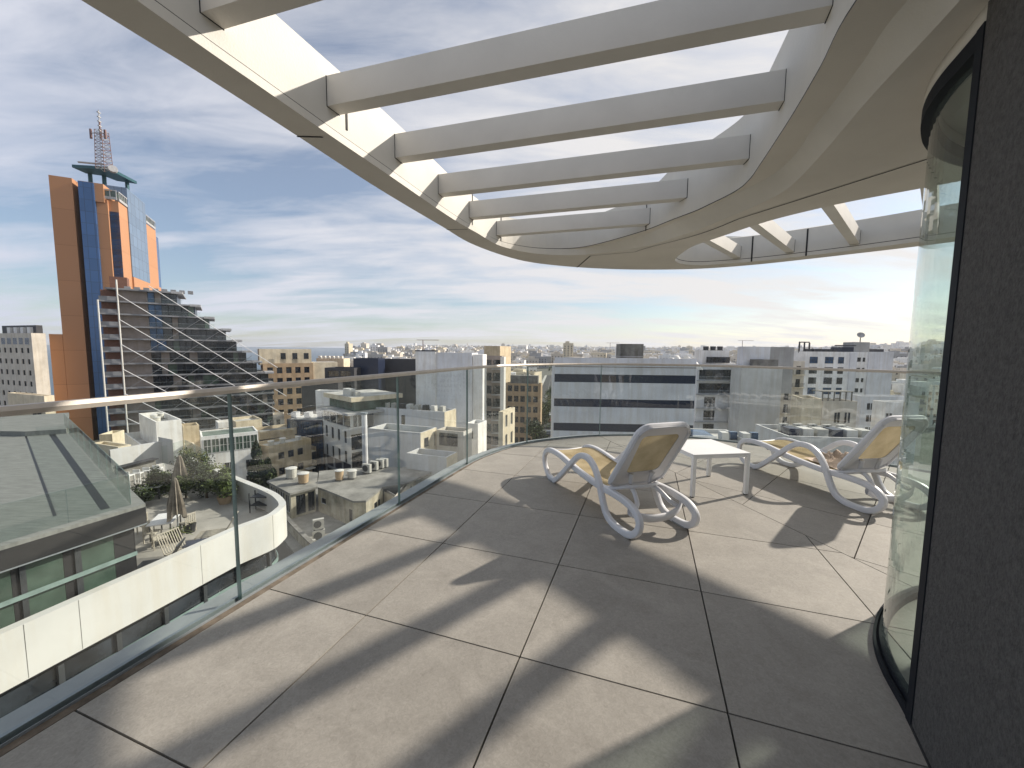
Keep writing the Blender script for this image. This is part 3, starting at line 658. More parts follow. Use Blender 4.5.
l2 = copy_thing(l1, (3.613, 3.69, 0), math.atan2(.158, .987), label='white sun lounger right of the table, with a crumpled towel on its seat')
# towel on the right lounger
def towel():
    mb = MB(); n = 34; ax = Vector((-.158, .987)); rx = Vector((.987, .158)); o = Vector((3.613, 3.69))
    from mathutils import noise
    vs = []; fs = []
    for i in range(n):
        for j in range(n):
            u = (i / (n - 1) - .5); v = (j / (n - 1) - .5); rr = math.hypot(u, v) * 2
            h = max(0, 1 - rr ** 2.5) * .11 * (0.55 + noise.noise(Vector((u * 7, v * 7, 3))) * 1.0 + 0.55 * abs(noise.noise(Vector((u * 16, v * 16, 9)))))
            uu = u * .40 + .035 * noise.noise(Vector((u * 6, v * 6, 0))); vv = v * .42 + .035 * noise.noise(Vector((u * 6, v * 6, 5)))
            t_ = .56 + vv; z_ = .29 + (t_ - .4) * .035
            p = o + ax * t_ + rx * (0.02 + uu); vs.append((p.x, p.y, z_ + max(0.002, h)))
    for i in range(n - 1):
        for j in range(n - 1): fs.append((i * n + j, i * n + j + 1, (i + 1) * n + j + 1, (i + 1) * n + j))
    mb.poly(vs, fs, M['towel']); o_ = mb.build('towel', smooth=True); tag(o_, 'crumpled beige striped towel lying on the right lounger', 'towel')
towel()
# side table
tb = thing('side_table', 'small square white metal table between the two loungers', 'table', (1.866, 3.974, 0))
A = Vector((1.85, 3.955, 0)); e1 = Vector((.988, .152, 0)); e2 = Vector((-.152, .988, 0)); W = .645
mb = MB(); mb.obox(A + Vector((0, 0, .436)), e1 * W, e2 * W, (0, 0, .014), M['whitemetal']); mb.build('tabletop', tb, bevel=.003)
for o_, d_, n_ in ((A, e1, e2), (A + e2 * (W - .02), e1, e2), (A, e2, e1), (A + e1 * (W - .02), e2, e1)):
    mb = MB(); mb.obox(o_ + d_ * .04 + n_ * .003 + Vector((0, 0, .405)), d_ * (W - .08), n_ * .015, (0, 0, .03), M['whitemetal']); mb.build('apron', tb)
for i, j in ((0, 0), (1, 0), (0, 1), (1, 1)):
    mb = MB(); mb.obox(A + e1 * (i * (W - .038)) + e2 * (j * (W - .038)) + Vector((0, 0, .008)), e1 * .038, e2 * .038, (0, 0, .427), M['whitemetal'])
    mb.obox(A + e1 * (i * (W - .038) + .003) + e2 * (j * (W - .038) + .003), e1 * .032, e2 * .032, (0, 0, .008), M['black'])
    mb.build('leg', tb, bevel=.003)


# ================================================================== GROUND, WATER, TERRAIN
GZ = -26.0
def terrain_h(x, y):
    r = math.hypot(x, y); az = math.degrees(math.atan2(x, y))
    h = GZ + 43.0 * max(0.0, min(1.0, (r - 420) / 3600)) ** 1.0
    sh = max(0.0, min(1.0, (az + 24.0) / 9.0)); coast = 330 + 5000 * sh
    if az < -15: h = min(h, GZ + 12)
    if az > 30: h += 20 * min(1, (az - 30) / 18) * max(0, min(1, (r - 250) / 500))
    return h, coast
mb = MB(); vs = []; fs = []; NA, NR = 120, 46; rad = [0, 60, 120, 180, 240, 300, 340, 380] + [420 + 130 * k for k in range(NR - 8)]
from mathutils import noise
for i, r_ in enumerate(rad):
    for j in range(NA):
        az = R(-100 + 200 * j / (NA - 1)); x, y = math.sin(az) * r_, math.cos(az) * r_; h, coast = terrain_h(x, y)
        if r_ > coast: h = GZ - 14
        if r_ > 500: h += 5 * noise.noise(Vector((x / 260, y / 260, 0)))
        vs.append((x, y, h))
for i in range(len(rad) - 1):
    for j in range(NA - 1): fs.append((i * NA + j, (i + 1) * NA + j, (i + 1) * NA + j + 1, i * NA + j + 1))
M['ground'] = mat('town_ground', (0.20, 0.185, 0.16), 0.95, var=0.3, scale=0.05, detail=10, col2=(0.09, 0.095, 0.075))
mb.poly(vs, [f[::-1] for f in fs], M['ground']); 
mb.obox((-3000, -3000, GZ - .3), (6000, 0, 0), (0, 3010, 0), (0, 0, .25), M['ground'])
struct(mb.build('ground'))
M['sea'] = mat('sea_water', (0.035, 0.075, 0.11), 0.35, var=0.1, scale=0.02, spec=0.5, stretch=(1, 4, 1))
mb = MB(); mb.face([(-30000, -2000, GZ - 10), (30000, -2000, GZ - 10), (30000, 40000, GZ - 10), (-30000, 40000, GZ - 10)], M['sea']); struct(mb.build('sea'))
# the street between the blocks, with kerbs and markings
mb = MB()
pa, pb = Vector((1.5, 70)), Vector((42, 420)); dr = (pb - pa).normalized(); nr = Vector((-dr.y, dr.x))
def strip(mb, o0, o1, z, mt, a=0, b=352):
    q = [pa + nr * o0 + dr * a, pa + nr * o1 + dr * a, pa + nr * o1 + dr * b, pa + nr * o0 + dr * b]; mb.face([(p.x, p.y, z) for p in q][::-1], mt)
strip(mb, -5, 5, GZ + .05, M['asphalt']); struct(mb.build('road'))
M['paint'] = mat('road_paint', (0.7, 0.7, 0.68), 0.7)
mb = MB()
for k in range(40): strip(mb, -.08, .08, GZ + .058, M['paint'], k * 8, k * 8 + 3.5)
struct(mb.build('road_markings'))
for sg in (-1, 1):
    mb = MB(); a = pa + nr * (5 * sg); mb.obox((a.x, a.y, GZ), (dr.x * 352, dr.y * 352, 0), (nr.x * 2.2 * sg, nr.y * 2.2 * sg, 0), (0, 0, .17), M['rooflight']); struct(mb.build('pavement'))

# ================================================================== BUILDING TOOLS
U1 = Vector((.337, .941)); U2 = Vector((.941, -.337))
def V3(p, z): return Vector((p[0], p[1], z))
def facade(mb, p0, p1, z0, z1, ops, mt, out, depth=.18, mtr=None):
    """wall from p0 to p1 with real openings ops=[(u0,u1,za,zb)]; out = outward plan normal"""
    p0, p1 = Vector(p0), Vector(p1); L = (p1 - p0).length; d = (p1 - p0) / L; o3 = Vector((out[0], out[1], 0))
    us = sorted({0, L, *[q for o in ops for q in o[:2]]}); zs = sorted({z0, z1, *[q for o in ops for q in o[2:]]})
    cw_ = d.x * out[1] - d.y * out[0] > 0     # winding
    def f(pts, m_):
        n = (pts[1] - pts[0]).cross(pts[2] - pts[1]); mb.face(pts if n.dot(want) > 0 else pts[::-1], m_)
    for i in range(len(us) - 1):
        for j in range(len(zs) - 1):
            uc, zc = (us[i] + us[i + 1]) / 2, (zs[j] + zs[j + 1]) / 2
            if any(o[0] < uc < o[1] and o[2] < zc < o[3] for o in ops): continue
            a, b = p0 + d * us[i], p0 + d * us[i + 1]; want = o3
            f([V3(a, zs[j]), V3(b, zs[j]), V3(b, zs[j + 1]), V3(a, zs[j + 1])], mt)
    for (u0, u1, za, zb) in ops:
        a, b = p0 + d * u0, p0 + d * u1; ai, bi = a - Vector(out) * depth, b - Vector(out) * depth
        want = V3(d, 0); f([V3(a, za), V3(a, zb), V3(ai, zb), V3(ai, za)], mtr or mt)
        want = -V3(d, 0); f([V3(b, za), V3(b, zb), V3(bi, zb), V3(bi, za)], mtr or mt)
        want = Vector((0, 0, 1)); f([V3(a, za), V3(b, za), V3(bi, za), V3(ai, za)], mtr or mt)
        want = Vector((0, 0, -1)); f([V3(a, zb), V3(b, zb), V3(bi, zb), V3(ai, zb)], mtr or mt)
def window(par, p0, d, out, u0, u1, za, zb, pane, frame, nv=2, nh=1, depth=.16, name='window', fw=.06):
    mb = MB(); out = Vector(out); a = Vector(p0) + Vector(d) * u0 - out * depth; w = u1 - u0; d3 = V3(d, 0); o3 = V3(out, 0)
    mb.face([V3(a, za), V3(a, za) + d3 * w, V3(a, zb) + d3 * w, V3(a, zb)] if d3.cross(Vector((0, 0, 1))).dot(o3) > 0 else [V3(a, zb), V3(a, zb) + d3 * w, V3(a, za) + d3 * w, V3(a, za)], pane)
    def bar(u, z, du, dz): mb.obox(V3(a, z) + d3 * u + o3 * .003, d3 * du, o3 * .05, (0, 0, dz), frame)
    bar(0, za, fw, zb - za); bar(w - fw, za, fw, zb - za); bar(fw, za, w - 2 * fw, fw); bar(fw, zb - fw, w - 2 * fw, fw)
    for k in range(1, nv): bar(w * k / nv - fw / 2, za + fw, fw, zb - za - 2 * fw)
    for k in range(1, nh + 1 if nh > 1 else 1): bar(fw, za + (zb - za) * k / nh - fw / 2, w - 2 * fw, fw) if k < nh else None
    return mb.build(name, par)
def grid_ops(L, z1, floors, fh, cols, w, h, first=1.0, sill=.9, margin=.8):
    """rows counted from the roof down; returns openings"""
    ops = []
    if cols < 1: return ops
    for f in range(floors):
        zt = z1 - first - f * fh
        for c in range(cols):
            uc = margin + (L - 2 * margin) * (c + .5) / cols; ops.append((uc - w / 2, uc + w / 2, zt - h, zt))
    return ops
def block(name, label, corner, xl, xr, wallm, z0=GZ, front=None, side=None, sidelen=None, frontlen=None, kind='R', roofm=None, parapet=.6, ang=None, pane=None, frame=None, sidem=None, group=None, cat='building', depthlen=None, ztop=None):
    """corner=(px,py,Y) of the near roof corner. kind R: right side face visible; kind L: left side face visible"""
    u1, u2 = (U1, U2) if ang is None else (Vector((math.cos(R(ang + 90)), math.sin(R(ang + 90)))), Vector((math.cos(R(ang)), math.sin(R(ang)))))
    Kp = aty(*corner); K = Vector((Kp.x, Kp.y)); zt = Kp.z if ztop is None else ztop
    if kind == 'R': fd, sdir, fout, sout = -u2, u1, -u1, u2; fl = frontlen or run(K, fd, xl); sl_ = sidelen or run(K, sdir, xr)
    else: fd, sdir, fout, sout = u2, u1, -u1, -u2; fl = frontlen or run(K, fd, xr); sl_ = sidelen or run(K, sdir, xl)
    fl, sl_ = max(fl, .5), max(sl_, .5)
    dl = depthlen or sl_
    r = thing(name, label, cat, (K.x, K.y, z0), group)
    pane = pane or M['pane']; frame = frame or M['frame_d']; mb = MB(); fo, so_ = [], []
    if front: fo = grid_ops(fl, zt, **front)
    if side: so_ = grid_ops(sl_, zt, **side)
    A, B, Cc, D = K, K + fd * fl, K + fd * fl + sdir * sl_, K + sdir * sl_
    facade(mb, A, B, z0, zt, fo, wallm, fout); facade(mb, A, D, z0, zt, so_, sidem or wallm, sout)
    for (p, q, o_) in ((B, Cc, -sout), (Cc, D, -fout)): facade(mb, p, q, z0, zt, [], wallm, o_)
    # roof set down behind a parapet
    t = .22; cen = (A + Cc) / 2
    ins = [p + ((fd * t if (p - A).dot(fd) < 1e-3 else -fd * t) + (sdir * t if (p - A).dot(sdir) < 1e-3 else -sdir * t)) for p in (A, B, Cc, D)]
    ring = [A, B, Cc, D]
    for k in range(4):
        a, b, ai, bi = ring[k], ring[(k + 1) % 4], ins[k], ins[(k + 1) % 4]
        q = [V3(a, zt), V3(b, zt), V3(bi, zt), V3(ai, zt)]; n = (q[1] - q[0]).cross(q[2] - q[1]); mb.face(q if n.z > 0 else q[::-1], wallm)
        mb.face([V3(ai, zt), V3(bi, zt), V3(bi, zt - parapet), V3(ai, zt - parapet)], wallm)
    mb.build('wall', r)
    rb = MB(); q = [V3(p, zt - parapet) for p in ins]; n = (q[1] - q[0]).cross(q[2] - q[1]); rb.face(q if n.z > 0 else q[::-1], roofm or M['rooflight']); rb.build('roof', r)
    cnt = 0
    for ops, d_, o_ in ((fo, fd, fout), (so_, sdir, sout)):
        for op in ops:
            cnt += 1
            if cnt <= 98: window(r, K, d_, o_, *op, pane, frame)
    r['_K'] = [K.x, K.y, zt]; r['_n'] = [fd.x, fd.y, sdir.x, sdir.y, fl, sl_]
    return r
def roofpt(r, a, b, dz=0):
    K = r['_K']; n = r['_n']; return Vector((K[0] + n[0] * n[4] * a + n[2] * n[5] * b, K[1] + n[1] * n[4] * a + n[3] * n[5] * b, K[2] + dz))
def add_box(r, a0, a1, b0, b1, z0, z1, mt, name='roof_room', roofm=None):
    """a box in the building's own directions, in metres from its near corner; z relative to the roof"""
    K = r['_K']; n = r['_n']; f = Vector((n[0], n[1], 0)); s_ = Vector((n[2], n[3], 0))
    if b0 >= 0 and b1 > n[5] and name not in ('roof_slab', 'penthouse_roof', 'penthouse_glazing', 'rear_storey'): b1 = n[5] - .25; b0 = min(b0, max(.05, b1 - 1.2))
    o = Vector(K) + f * a0 + s_ * b0 + Vector((0, 0, z0))
    mb = MB(); mb.obox(o, f * (a1 - a0), s_ * (b1 - b0), (0, 0, z1 - z0), mt)
    if roofm: mb.obox(o + f * .15 + s_ * .15 + Vector((0, 0, z1 - z0 + .003)), f * (a1 - a0 - .3), s_ * (b1 - b0 - .3), (0, 0, .02), roofm)
    return mb.build(name, r)
def front_win(r, u0, u1, za, zb, pane=None, frame=None, nv=2, nh=1, side=False, name='window'):
    """framed window standing 3 cm proud of a plain wall; z relative to the roof"""
    K = r['_K']; n = r['_n']; f = Vector((n[0], n[1])); s_ = Vector((n[2], n[3]))
    if not side: d_, o_ = f, -s_
    else: d_, o_ = s_, -f
    return window(r, (K[0], K[1]), d_, o_, u0, u1, K[2] + za, K[2] + zb, pane or M['pane'], frame or M['frame_d'], nv, nh, depth=-.02, name=name)

# ================================================================== TOWER
tw = thing('office_tower', 'tall orange and blue tower with a teal roof disc and lattice mast', 'tower', (-117, 118, GZ))
K = aty(118, 200, 118); K = Vector((K.x, K.y)); dl_ = Vector((-.89, -.45)); dr_ = Vector((-.45, .89)); nf = Vector((.45, -.89)); ns = Vector((.89, .45))
def tface(mb, a, b, z0, z1, mt, base, d_, inn, th):
    p = base + d_ * a; mb.obox(V3(p, z0), V3(d_ * (b - a), 0), V3(inn * th, 0), (0, 0, z1 - z0), mt)
def curtain_mat(name, col, line, sx=1.5, sz=3.2):
    Mt = bpy.data.materials.new(name); Mt.use_nodes = True; nt = Mt.node_tree; b = nt.nodes['Principled BSDF']; t = nt.nodes.new('ShaderNodeTexCoord')
    mpn = nt.nodes.new('ShaderNodeMapping'); nt.links.new(t.outputs['Object'], mpn.inputs[0]); mpn.inputs['Rotation'].default_value = (R(90), 0, 0)
    br_ = nt.nodes.new('ShaderNodeTexBrick'); br_.offset = 0; br_.inputs['Scale'].default_value = 1; br_.inputs['Mortar Size'].default_value = .05; br_.inputs['Brick Width'].default_value = sx; br_.inputs['Row Height'].default_value = sz
    br_.inputs['Color1'].default_value = (*col, 1); br_.inputs['Color2'].default_value = (*[c * .82 for c in col], 1); br_.inputs['Mortar'].default_value = (*line, 1)
    nt.links.new(mpn.outputs[0], br_.inputs['Vector']); nt.links.new(br_.outputs[0], b.inputs['Base Color']); b.inputs['Roughness'].default_value = .14; b.inputs['Metallic'].default_value = .25; b.inputs['Specular IOR Level'].default_value = .8
    return Mt
M['curtain'] = curtain_mat('blue_curtain_wall', (0.05, 0.13, 0.30), (0.03, 0.06, 0.12)); M['curtain_l'] = curtain_mat('pale_blue_curtain_wall', (0.17, 0.25, 0.36), (0.08, 0.11, 0.16))
M['claddingorange'] = curtain_mat('orange_panels', (0.56, 0.285, 0.15), (0.34, 0.16, 0.08), 400, 9.6); M['claddingorange'].node_tree.nodes['Principled BSDF'].inputs['Roughness'].default_value = .6; M['claddingorange'].node_tree.nodes['Principled BSDF'].inputs['Metallic'].default_value = 0; M['claddingorange'].node_tree.nodes['Principled BSDF'].inputs['Specular IOR Level'].default_value = .3
W_ = lambda px: run(K, dl_, px, 250)
SR = lambda px: run(K, dr_, px, 250)
ztw = 49.5
def tpart(name, a, b, z1, mt, d_=dl_, inn=None, th=8, off=0, z0=GZ):
    inn_ = -nf if d_ is dl_ else -ns; base = K + (inn_ * off); mb = MB(); tface(mb, a, b, z0, z1, mt, base, d_, inn_, th); return mb.build(name, tw)
tpart('blue_strip', .02, W_(112), ztw - 10, M['curtain'], off=.0, th=6)
tpart('orange_pier', W_(112), W_(101), ztw - 7, M['claddingorange'], off=-.6, th=8)
tpart('blue_shaft', W_(101), W_(86), ztw - 3.2, M['curtain'], off=-1.6, th=9)
tpart('dark_recess', W_(86), W_(79), ztw - 4.0, M['navy'], off=2.0, th=6)
tpart('orange_wing', W_(79.5), W_(57), ztw - 2.6, M['claddingorange'], off=-1.0, th=11)
tpart('grey_flank', W_(57), W_(51), ztw - 4.6, M['panegreen'], off=2.5, th=6)
# lower west shoulder
tpart('low_wing', W_(57) + .1, W_(43), aty(50, 334, 110).z, M['claddingorange'], off=-.9, th=11)
tpart('orange_corner', .0, SR(130), ztw - 7, M['claddingorange'], dr_, off=.0, th=7)
tpart('blue_panel', SR(130), SR(147), ztw - 1.0, M['curtain_l'], dr_, off=-.25, th=7)
tpart('orange_panel', SR(147), SR(157), ztw - 7.2, M['claddingorange'], dr_, off=.05, th=7)
tpart('blue_end', SR(157), SR(160), ztw - 9, M['curtain'], dr_, off=.3, th=7)
tpart('orange_base', SR(129.9), SR(157), aty(130, 276, 122).z, M['claddingorange'], dr_, off=-.45, th=6.5)
tpart('crown_wall', SR(118) + 1.5, SR(140), ztw - 3.0, M['claddingorange'], dr_, off=2.6, th=5, z0=ztw - 8)
tpart('terrace_core', SR(147), SR(155), ztw - 5.5, M['graybrown'], dr_, off=2.0, th=4, z0=ztw - 12)
# top terraces with rails
for (a, b, z, dd) in ((W_(101), .0, ztw - 6.8, dl_), (.0, SR(129.5), ztw - 6.8, dr_), (SR(147), SR(156), ztw - 7.1, dr_)):
    inn_ = -nf if dd is dl_ else -ns; mb = MB(); a, b = min(a, b), max(a, b); p = K + dd * a - inn_ * (.9 if dd is dl_ else .3)
    mb.obox(V3(p, z), V3(dd * (b - a), 0), V3(inn_ * .3, 0), (0, 0, .7), M['slabgrey']); mb.obox(V3(p, z + 2.4), V3(dd * (b - a), 0), V3(inn_ * .2, 0), (0, 0, .25), M['slabgrey'])
    k = 0
    while k * 1.3 < (b - a): mb.obox(V3(p + dd * (k * 1.3), z + .7), V3(dd * .2, 0), V3(inn_ * .2, 0), (0, 0, 1.7), M['slabgrey']); k += 1
    mb.obox(V3(p - (-inn_) * .4, z + .7), V3(dd * (b - a), 0), V3(inn_ * .1, 0), (0, 0, 1.7), M['panegreen'])
    mb.build('sky_terrace', tw)
zd = 52.6; mb = MB(); pl = [atz(*q, zd) for q in ((72, 167.3), (109, 169.5), (137, 184), (117, 181), (104, 176), (86, 173.5))]
mb.prism([(p.x, p.y) for p in pl], zd, zd + .8, M['teal']); mb.build('roof_disc', tw)
for (px, py, Y, hh) in ((90, 176, 118, 6), (104, 178, 119, 6), (127, 184, 121, 6)):
    p = atz(px, py - 2, zd); mb = MB(); mb.tube([(p.x, p.y, zd - hh), (p.x, p.y, zd + .1)], .5, M['teal'], 8); mb.build('canopy_post', tw)
# lattice mast
mb = MB(); q = aty(104.5, 170, 117.5); zb, zm, zt_ = q.z, aty(104, 131, 117.5).z, aty(103, 110, 117.5).z
ax, ay = q.x, q.y
for (dx, dy) in ((-1, -1), (1, -1), (1, 1), (-1, 1)):
    pts = [(ax + dx * 1.25, ay + dy * 1.25, zb), (ax + dx * 1.0, ay + dy * 1.0, zm)]; mb.tube(pts, .08, M['mast_r'], 6)
n = 11
for k in range(n):
    z0_, z1_ = zb + (zm - zb) * k / n, zb + (zm - zb) * (k + 1) / n; w0, w1 = 1.25 - .25 * k / n, 1.25 - .25 * (k + 1) / n; mm = M['mast_r'] if k % 2 else M['mast_w']
    cs_ = [(-1, -1), (1, -1), (1, 1), (-1, 1)]
    for c_ in range(4):
        a, b = cs_[c_], cs_[(c_ + 1) % 4]
        mb.tube([(ax + a[0] * w0, ay + a[1] * w0, z0_), (ax + b[0] * w1, ay + b[1] * w1, z1_)], .055, mm, 4); mb.tube([(ax + b[0] * w0, ay + b[1] * w0, z0_), (ax + a[0] * w1, ay + a[1] * w1, z1_)], .055, mm, 4)
        mb.tube([(ax + a[0] * w1, ay + a[1] * w1, z1_), (ax + b[0] * w1, ay + b[1] * w1, z1_)], .05, mm, 4)
mb.tube([(ax - .4, ay, zm - 2), (ax - .4, ay, zt_ - 3)], .2, M['mast_r'], 6); mb.tube([(ax - .4, ay, zt_ - 3), (ax - .4, ay, zt_)], .12, M['mast_w'], 6)
for k in range(5): mb.box(ax - .6, ax - .2, ay - .4, ay + .4, zm + k * 1.2, zm + k * 1.2 + .25, M['mast_w'])
for (dx, h_) in ((-2.0, 2.6), (2.0, 2.4)): mb.box(ax + dx - .25, ax + dx + .25, ay - 1.2, ay - .9, zm - 2.6, zm - 2.6 + h_, M['mast_r']); mb.box(min(ax, ax + dx), max(ax, ax + dx), ay - 1.1, ay - 1.0, zm - 1.2, zm - 1.0, M['mast_w'])
mb.build('lattice_mast', tw)
mb = MB(); p = aty(84, 168, 116); mb.tube([(p.x - 1.5, p.y, p.z + 1.6), (ax, ay, zb + 1.5)], .25, M['mast_w'], 6); mb.build('boom_arm', tw)
mb = MB(); p = aty(113, 170, 116); mb.tube([(p.x, p.y, p.z), (p.x + .5, p.y - .5, p.z + .2)], 1.0, M['mast_w'], 12); mb.build('dish', tw)

# ================================================================== STEPPED GLASS BUILDING
sb = thing('stepped_building', 'long stepped glass building with concrete slabs and white diagonal braces', 'building', (-99, 97, GZ))
Pp = aty(180, 378, 105); P0 = Vector((Pp.x, Pp.y)); dS = Vector((.81, .59)).normalized(); nS = Vector((dS.y, -dS.x)); P0 = P0 + dS * run(P0, dS, 103, 378)
SS = lambda px, py=350: run(P0, dS, px, py)
zk = [15.3 - 3.02 * k for k in range(15)]      # slab levels from the roof down
right = [186, 203, 216, 232, 242, 251, 261, 272, 272, 272, 272, 272, 272, 272, 272]
for k, z in enumerate(zk):
    L = SS(right[k]); a0 = SS(103) if k else SS(111)
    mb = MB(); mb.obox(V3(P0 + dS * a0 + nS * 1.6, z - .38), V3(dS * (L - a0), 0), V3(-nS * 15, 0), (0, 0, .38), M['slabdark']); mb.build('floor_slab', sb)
    if k < len(zk) - 1:
        zb_ = zk[k + 1]
        Lk = L - (1.2 if k < 8 else .3)
        mb = MB(); mb.obox(V3(P0 + dS * SS(122), zb_), V3(dS * (SS(151) - SS(122)), 0), V3(-nS * 6, 0), (0, 0, z - .38 - zb_), M['graybrown']); mb.build('solid_bay', sb)
        mb = MB(); mb.obox(V3(P0 + dS * SS(104) - nS * .9, zb_), V3(dS * (SS(122) - SS(104) - .01), 0), V3(-nS * 6, 0), (0, 0, z - .38 - zb_), M['redbrown'])
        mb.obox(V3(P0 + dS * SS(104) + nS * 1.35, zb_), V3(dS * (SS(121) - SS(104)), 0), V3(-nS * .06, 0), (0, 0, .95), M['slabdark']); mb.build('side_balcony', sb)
        mb = MB(); s0 = SS(151) + .01; q = s0; rn = random.Random(k)
        while q < Lk - .2:
            w_ = min(rn.choice((1.3, 1.3, 1.8)), Lk - q); mt_ = rn.choice((M['pane'], M['pane'], M['pane'], M['pane'], M['panegreen'])) if q > s0 + 2.2 or k > 4 else M['paneblue']
            if rn.random() < .06: mt_ = M['graybrown']
            mb.obox(V3(P0 + dS * (q + .06), zb_), V3(dS * (w_ - .12), 0), V3(-nS * .1, 0), (0, 0, z - .38 - zb_), mt_); mb.obox(V3(P0 + dS * q + nS * .03, zb_), V3(dS * .08, 0), V3(-nS * .1, 0), (0, 0, z - .38 - zb_), M['frame_d'])
            q += w_
        mb.obox(V3(P0 + dS * s0 - nS * .12, zb_), V3(dS * (Lk - s0), 0), V3(-nS * 12, 0), (0, 0, z - .38 - zb_), M['navy']); mb.build('glazing_band', sb)
        mb = MB(); mb.face([V3(P0 + dS * s0 + nS * 1.5, zb_), V3(P0 + dS * (L - .05) + nS * 1.5, zb_), V3(P0 + dS * (L - .05) + nS * 1.5, zb_ + 1.0), V3(P0 + dS * s0 + nS * 1.5, zb_ + 1.0)], M['glass_green'])
        mb.obox(V3(P0 + dS * s0 + nS * 1.48, zb_ + 1.0), V3(dS * (L - s0), 0), V3(nS * .05, 0), (0, 0, .05), M['alu']); mb.build('balcony_rail', sb)
    if k < 8:   # pale end box at the step
        mb = MB(); mb.obox(V3(P0 + dS * (L - 2.2) + nS * 1.62, z - .42), V3(dS * 2.3, 0), V3(-nS * 5, 0), (0, 0, .55), M['slabgrey']); mb.build('step_end', sb)
def brace(s0, z0, s1, z1, rr, mt, name='diagonal_brace'):
    a = V3(P0 + dS * s0 + nS * 1.95, z0); b = V3(P0 + dS * s1 + nS * 1.95, z1); mb = MB(); mb.tube([a, b], rr, mt, 6); mb.build(name, sb)
zbase = zk[-1]; sl_ = 3.02 / 3.9
sm = SS(123)
for k in range(7):
    z0_ = 13.8 - 6.04 * k; s1 = sm + (z0_ - zbase) / sl_
    if s1 <= sm: continue
    e = min(s1, SS(272) + (1.2 if k else 3)); brace(sm, z0_, e, z0_ - (e - sm) * sl_, .10, M['lav'])
for k in range(1, 4):
    z0_ = 16.3; s0 = sm + k * 7.8 - 2.0
    e = min(s0 + (z0_ - zbase) / sl_, SS(276))
    if s0 < SS(190): brace(s0, z0_, e, z0_ - (e - s0) * sl_, .10, M['lav'])
def skyline(s_):
    for q, z in enumerate(zk):
        if SS(right[q]) >= s_: return z
    return -99
for k in range(-4, 9):
    s0 = sm + k * 7.8 + 1; z_ = zbase
    if s0 < sm: z_ += (sm - s0) * sl_; s0 = sm
    e = s0
    while e < SS(273) and z_ + (e - s0) * sl_ < skyline(e) - .3: e += .25
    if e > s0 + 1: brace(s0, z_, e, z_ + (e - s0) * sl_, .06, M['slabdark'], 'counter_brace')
for (s0, zt_) in ((sm, 17.2), (SS(103.5), 12.2)): mb = MB(); mb.tube([V3(P0 + dS * s0 + nS * 1.9, GZ), V3(P0 + dS * s0 + nS * 1.9, zt_)], .17, M['whitepanel'], 8); mb.build('edge_mast', sb)
mb = MB(); mb.obox(V3(P0 + dS * SS(112) - nS * 3, 15.3), V3(dS * 3.2, 0), V3(-nS * 3, 0), (0, 0, 3.2), M['redbrown']); mb.build('roof_room', sb)
for k in range(8):
    mb = MB(); mb.obox(V3(P0 + dS * (SS(128) + k * 1.75) - nS * 1, 15.3), V3(dS * 1.1, 0), V3(-nS * 1.1, 0), (0, 0, .8), M['slabdark']); mb.build('roof_unit', sb)

# ================================================================== NEIGHBOUR ROOF, WHITE PARAPET WING AND ITS TERRACE
ZR = -4.2
def A2(px, py, z): p = atz(px, py, z); return Vector((p.x, p.y))
nb = thing('glazed_rooftop_block', 'dark glazed rooftop block with a flat grey roof and glass railings, far left', 'building', (-13.2, 14, ZR))
N = A2(145.5, 503.5, ZR); Fr = A2(0, 546.6, ZR); Bk = A2(69, 429.5, ZR); dF = (Fr - N).normalized(); Fl = N + dF * 8.5; Bl = A2(0, 433, ZR); Bl = Bk + (Bl - Bk).normalized() * 16
ctr = (N + Bl) / 2
mb = MB(); mb.prism([tuple(p) for p in (N, Bk, Bl, Fl)], ZR - .12, ZR, M['decktile']); mb.build('roof', nb)
inN = N + (Fl - N).normalized() * 0 
def off_in(p, d): return p + (ctr - p).normalized() * d
mb = MB(); mb.prism([tuple(p) for p in (N, Bk, Bl, Fl)], ZR - .72, ZR - .123, M['fascia']); mb.build('fascia', nb)
mb = MB(); q = [p + (p - ctr).normalized() * .02 for p in (N, Bk, Bl, Fl)]; mb.prism([tuple(p) for p in q], ZR - .76, ZR - .723, M['alu']); mb.build('drip_trim', nb)
# windows under the fascia, on the street side
wz0, wz1 = -7.5, ZR - .77
nF = Vector((-dF.y, dF.x)); nF = nF if nF.dot(N - ctr) > 0 else -nF
Nw = N - nF * .35 + dF * .25; posts = [A2(5, 560, ZR - 1)]
mb = MB(); mb.obox(V3(Nw - nF * .25, wz0), V3(dF * 8.2, 0), V3(-nF * 4, 0), (0, 0, wz1 - wz0), M['panegreen']); mb.build('interior_mass', nb)
wcols = [0] + [run(Nw, dF, q_, 560) for q_ in (115, 81, 74, 63, 24, 17, 9, -30)]; kinds = ['dark', 'pane', 'post', 'dark', 'pane', 'post', 'dark', 'pane']
for k in range(len(wcols) - 1):
    a, b = wcols[k], wcols[k + 1]; mb = MB()
    mt_ = {'dark': M['fascia'], 'post': M['frame_d'], 'pane': M['panegreen']}[kinds[k]]
    o_ = .0 if kinds[k] != 'post' else .06
    mb.obox(V3(Nw + dF * (a + .004) + nF * o_, wz0), V3(dF * (b - a - .008), 0), V3(-nF * .1, 0), (0, 0, wz1 - wz0), mt_)
    mb.build({'dark': 'corner_panel', 'post': 'window_post', 'pane': 'window'}[kinds[k]], nb)
mb = MB(); mb.obox(V3(Nw + nF * .12, -6.05), V3(dF * 8.2, 0), V3(nF * .04, 0), (0, 0, .14), M['glass_edge']); mb.build('guard_rail', nb)
dB = (Bk - N).normalized(); nB = Vector((-dB.y, dB.x)); nB = nB if nB.dot(N - ctr) > 0 else -nB
